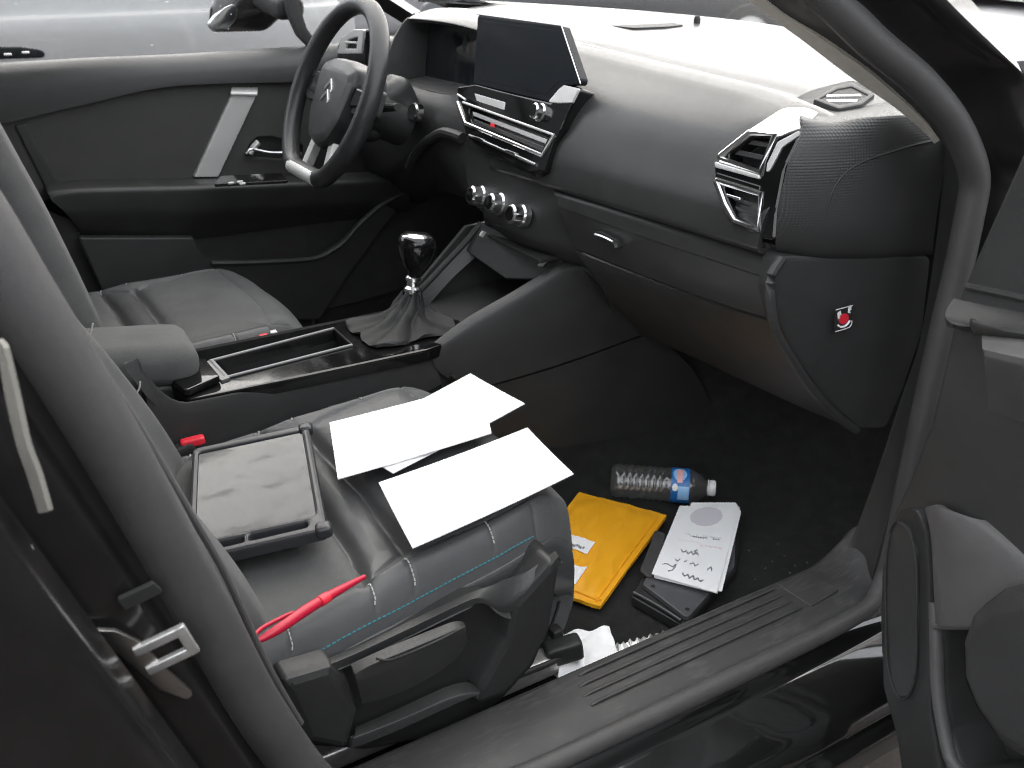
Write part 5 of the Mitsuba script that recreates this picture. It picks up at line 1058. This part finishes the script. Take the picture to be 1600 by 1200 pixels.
add('fold', crumple([(0.4897,-0.5717,0.338),(0.5113,-0.5732,0.338),(0.5169,-0.6049,0.338),(0.4869,-0.598,0.338)], .338, .008, 9, 10, 8), M_PAPER, 'crumpled_paper', smooth=25)
ft, fb = np.array([(0.5761,-0.6027,0.362),(0.6129,-0.6084,0.362),(0.6519,-0.6151,0.362)]), np.array([(0.5727,-0.6227,0.35),(0.6114,-0.6227,0.35),(0.6551,-0.622,0.35)])
fz = []
for k in range(73):
    a = k / 72
    p0 = np.array([np.interp(a, [0, .5, 1], ft[:, q]) for q in range(3)]); p1 = np.array([np.interp(a, [0, .5, 1], fb[:, q]) for q in range(3)])
    z = .0035 * math.sin(a * 2 * math.pi * 7.5 + .5 * math.sin(a * 9)) * (.7 + .3 * math.sin(k * .7))
    fz.append([tuple(p0 * (1 - t) + p1 * t + [0, 0, z * (1 - .4 * t) + .001 * math.sin(5 * t + k * .4)]) for t in (0, .33, .66, 1)])
add('foil_wrapper', shell(dense(fz, 146, 10), .0008, (0, 0, 1)), M_FOIL, smooth=25, label='pleated silvery wrapper beside the crumpled paper', cat_='wrapper')
# crumbs on the carpet
cr_ = []
for (x, y, z) in [(0.9433,-0.5303,0.316),(0.9653,-0.5575,0.316),(0.9883,-0.5614,0.316),(0.9447,-0.5666,0.316),(1.158,-0.1951,0.316),(0.9706,-0.5286,0.316),(0.4739,-0.5712,0.316),(0.8864,-0.5506,0.316),(0.9316,-0.4886,0.316),(0.9281,-0.1732,0.316),(0.9851,-0.4998,0.316),(0.9202,-0.5382,0.316)]:
    m = trimesh.creation.icosphere(1); m.apply_scale(np.random.default_rng(int(x * 1e4)).uniform(.0005, .0014, 3)); m.apply_translation((x, y, z)); cr_.append(m)
add('crumbs', cat(*cr_), M_GREYSTRIP, smooth=True, label='pale crumbs scattered on the footwell carpet', cat_='crumbs', kind='stuff')

# ================================================================== OTHER CARS
def parked_car(loc, yaw, paint, label, dark=False, length=4.3, width=1.78, height=1.5):
    key = key_for('parked_car') if not any(k.startswith('parked_car__') for k in scene) else None
    kk = 0
    key = 'parked_car'
    while any(k == key or k.startswith(key + '__') for k in scene): kk += 1; key = f'parked_car_{kk:03d}'
    say(key, label, 'car', None)
    M = trimesh.transformations.rotation_matrix(yaw, [0, 0, 1]); M[:3, 3] = loc
    def ad(nm, m, mt, par=key, smooth=40): m = m.copy(); m.apply_transform(M); return add(nm, m, mt, par, smooth)
    # cross-sections along the length
    st_ = [(-.5, .30, .62, .60), (-.47, .24, .82, .70), (-.36, .20, .95, .80), (-.1, .18, .97, .86), (.12, .18, .95, .88), (.30, .20, .88, .88), (.43, .24, .74, .80), (.49, .32, .62, .66)]
    rows = []
    for s, zb_, zt, wf in st_:
        w_ = width / 2 * (wf * .5 + .5)
        rows.append([(s * length, 0, zb_), (s * length, -w_ * .9, zb_), (s * length, -w_, zb_ + .12), (s * length, -w_, (zb_ + zt) / 2 + .05), (s * length, -w_ * .965, zt - .10), (s * length, -w_ * .90, zt - .02), (s * length, -w_ * .5, zt + .03), (s * length, 0, zt + .045)])
    half_ = dense(rows, 60, 40)
    both = np.concatenate([half_, (half_ * [1, -1, 1])[:, ::-1]], 1)
    V = both.reshape(-1, 3)
    F = tri(grid_faces(60, 80, True))
    m = trimesh.Trimesh(V, F, process=False)
    ad('body', m, paint)
    gh = [(-.40, .95, .72), (-.32, 1.25, .66), (-.18, height - .03, .60), (.0, height, .58), (.10, height - .05, .60), (.24, 1.12, .70), (.31, .95, .74)]
    rows = [[(s * length, -w_ * width / 2 * 1.12, .93), (s * length, -w_ * width / 2 * 1.1, min(z, 1.0)), (s * length, -w_ * width / 2, .93 + (z - .93) * .85), (s * length, -w_ * width / 2 * .8, z), (s * length, 0, z + .01)] for s, z, w_ in gh]
    h_ = dense(rows, 40, 20)
    both = np.concatenate([h_, (h_ * [1, -1, 1])[:, ::-1]], 1)
    ad('window_band', trimesh.Trimesh(both.reshape(-1, 3), tri(grid_faces(40, 40)), process=False), M_TINT)
    ad('roof', sheet([[(s * length, y * width / 2 * .60, height + .012 - abs(s + .04) * .16 - y * y * .05) for s in (-.26, -.12, .0, .08)] for y in (-1, -.5, 0, .5, 1)], 12, 12, .02, (0, 0, 1)), paint)
    for sx_ in (-.30, .32):
        for sy in (-1, 1):
            p = (sx_ * length, sy * (width / 2 - .10), .32)
            wk_ = ad('wheel', lathe([(.20, .10), (.30, .10), (.32, .07), (.32, -.07), (.30, -.10), (.20, -.10)], p, (0, sy, 0), 28), M_DARK)
            ad('rim', lathe([(0, .085), (.06, .09), (.19, .075), (.20, .09), (.20, .06)], p, (0, sy, 0), 20), M_SATIN, wk_)
    for sy in (-1, 1):
        ad('headlight', sheet([[(.405 * length, sy * .90 * width / 2, .70), (.462 * length, sy * .78 * width / 2, .69), (.488 * length, sy * .55 * width / 2, .68)], [(.385 * length, sy * .90 * width / 2, .79), (.45 * length, sy * .76 * width / 2, .775), (.478 * length, sy * .55 * width / 2, .75)]], 10, 16, .02, (1, sy, .2)), M_SCREEN)
    ad('grille', plate([(.497 * length, -.5, .42), (.497 * length, .5, .42), (.493 * length, .45, .62), (.493 * length, -.45, .62)], .02, .004, .03, (1, 0, 0)), M_DARK)
    ad('mirror', rbox((.10, .16, .12), .04, 7, place((.16 * length, -width / 2 - .06, 1.02), (1, 0, 0), (0, 1, 0))), paint)
    ad('mirror', rbox((.10, .16, .12), .04, 7, place((.16 * length, width / 2 + .06, 1.02), (1, 0, 0), (0, 1, 0))), paint)
    return key
vn = 'parked_van'
say(vn, "pale grey van parked close beside the driver's window", 'van')
vs = [[(x, 1.98 + o, z) for x in (-3.3, -1.5, .2, .9, 1.35)] for z, o in ((.30, .04), (.55, .0), (.80, -.01), (.98, .0), (1.018, .012), (1.024, .03), (1.10, .05), (1.18, .08))]
for r in vs: r[0] = (r[0][0], r[0][1] + .10, r[0][2]); r[4] = (r[4][0], r[4][1] + .16, min(r[4][2], 1.02 + .1 * (r[4][2] - 1.0)))
add('side', sheet(vs, 60, 40, .02, (0, -1, .1)), M_GREYCAR, vn)
add('window', sheet([[(x, 2.07, 1.19) for x in (-3.0, -1.2, .3)], [(x, 2.20, 1.75) for x in (-3.0, -1.2, -.2)]], 6, 6, .01, (0, -1, .1)), M_TINT, vn)
add('roof', plate([(-3.3, 2.2, 1.78), (-.2, 2.2, 1.78), (-.2, 3.8, 1.78), (-3.3, 3.8, 1.78)], .05, .02, .1, (0, 0, 1)), M_GREYCAR, vn)
add('front', plate([(1.36, 2.14, .3), (1.36, 3.8, .3), (1.33, 3.8, 1.0), (1.33, 2.14, 1.0)], .05, .02, .1, (1, 0, 0)), M_GREYCAR, vn)
add('bonnet', plate([(.3, 2.06, 1.19), (1.36, 2.14, 1.03), (1.36, 3.8, 1.03), (.3, 3.85, 1.19)], .03, .01, .05, (0, 0, 1)), M_GREYCAR, vn)
hl = [(0.0385,1.975,0.9439),(0.1412,1.975,0.9436),(0.1932,1.975,0.9408),(0.2447,1.975,0.9305),(0.2877,1.975,0.9092),(0.2398,1.975,0.9064),(0.1337,1.975,0.9091),(0.0303,1.975,0.9082)]
hk = add('door_handle', plate(hl, .03, .003, .01, (0, -1, .1), lift=.006), M_SCREEN, vn, label='dark door handle recess of the van')
for gx in [(0.1568,1.968,0.9213),(0.2068,1.968,0.9239)]: add('grip', rbox((.022, .012, .008), .003, 6, place(gx, (1, 0, 0), (0, 1, 0))), M_STEEL, hk)
parked_car((.3, -3.15, 0), 0.02, M_DARKCAR, 'unseen dark car added behind the camera to block low side light', height=1.62)  # out of view, added to darken faces turned towards the camera side
parked_car((6.6, 7.6, 0), 2.6, M_DARKCAR, 'dark grey parked car ahead, seen through the windscreen')
parked_car((5.0, 10.6, 0), 2.8, M_WHITECAR, 'silver parked car further left, seen through the windscreen')
parked_car((5.6, 1.2, 0), 2.9, M_WHITECAR, 'silver parked car at the top right, beyond the windscreen pillar')
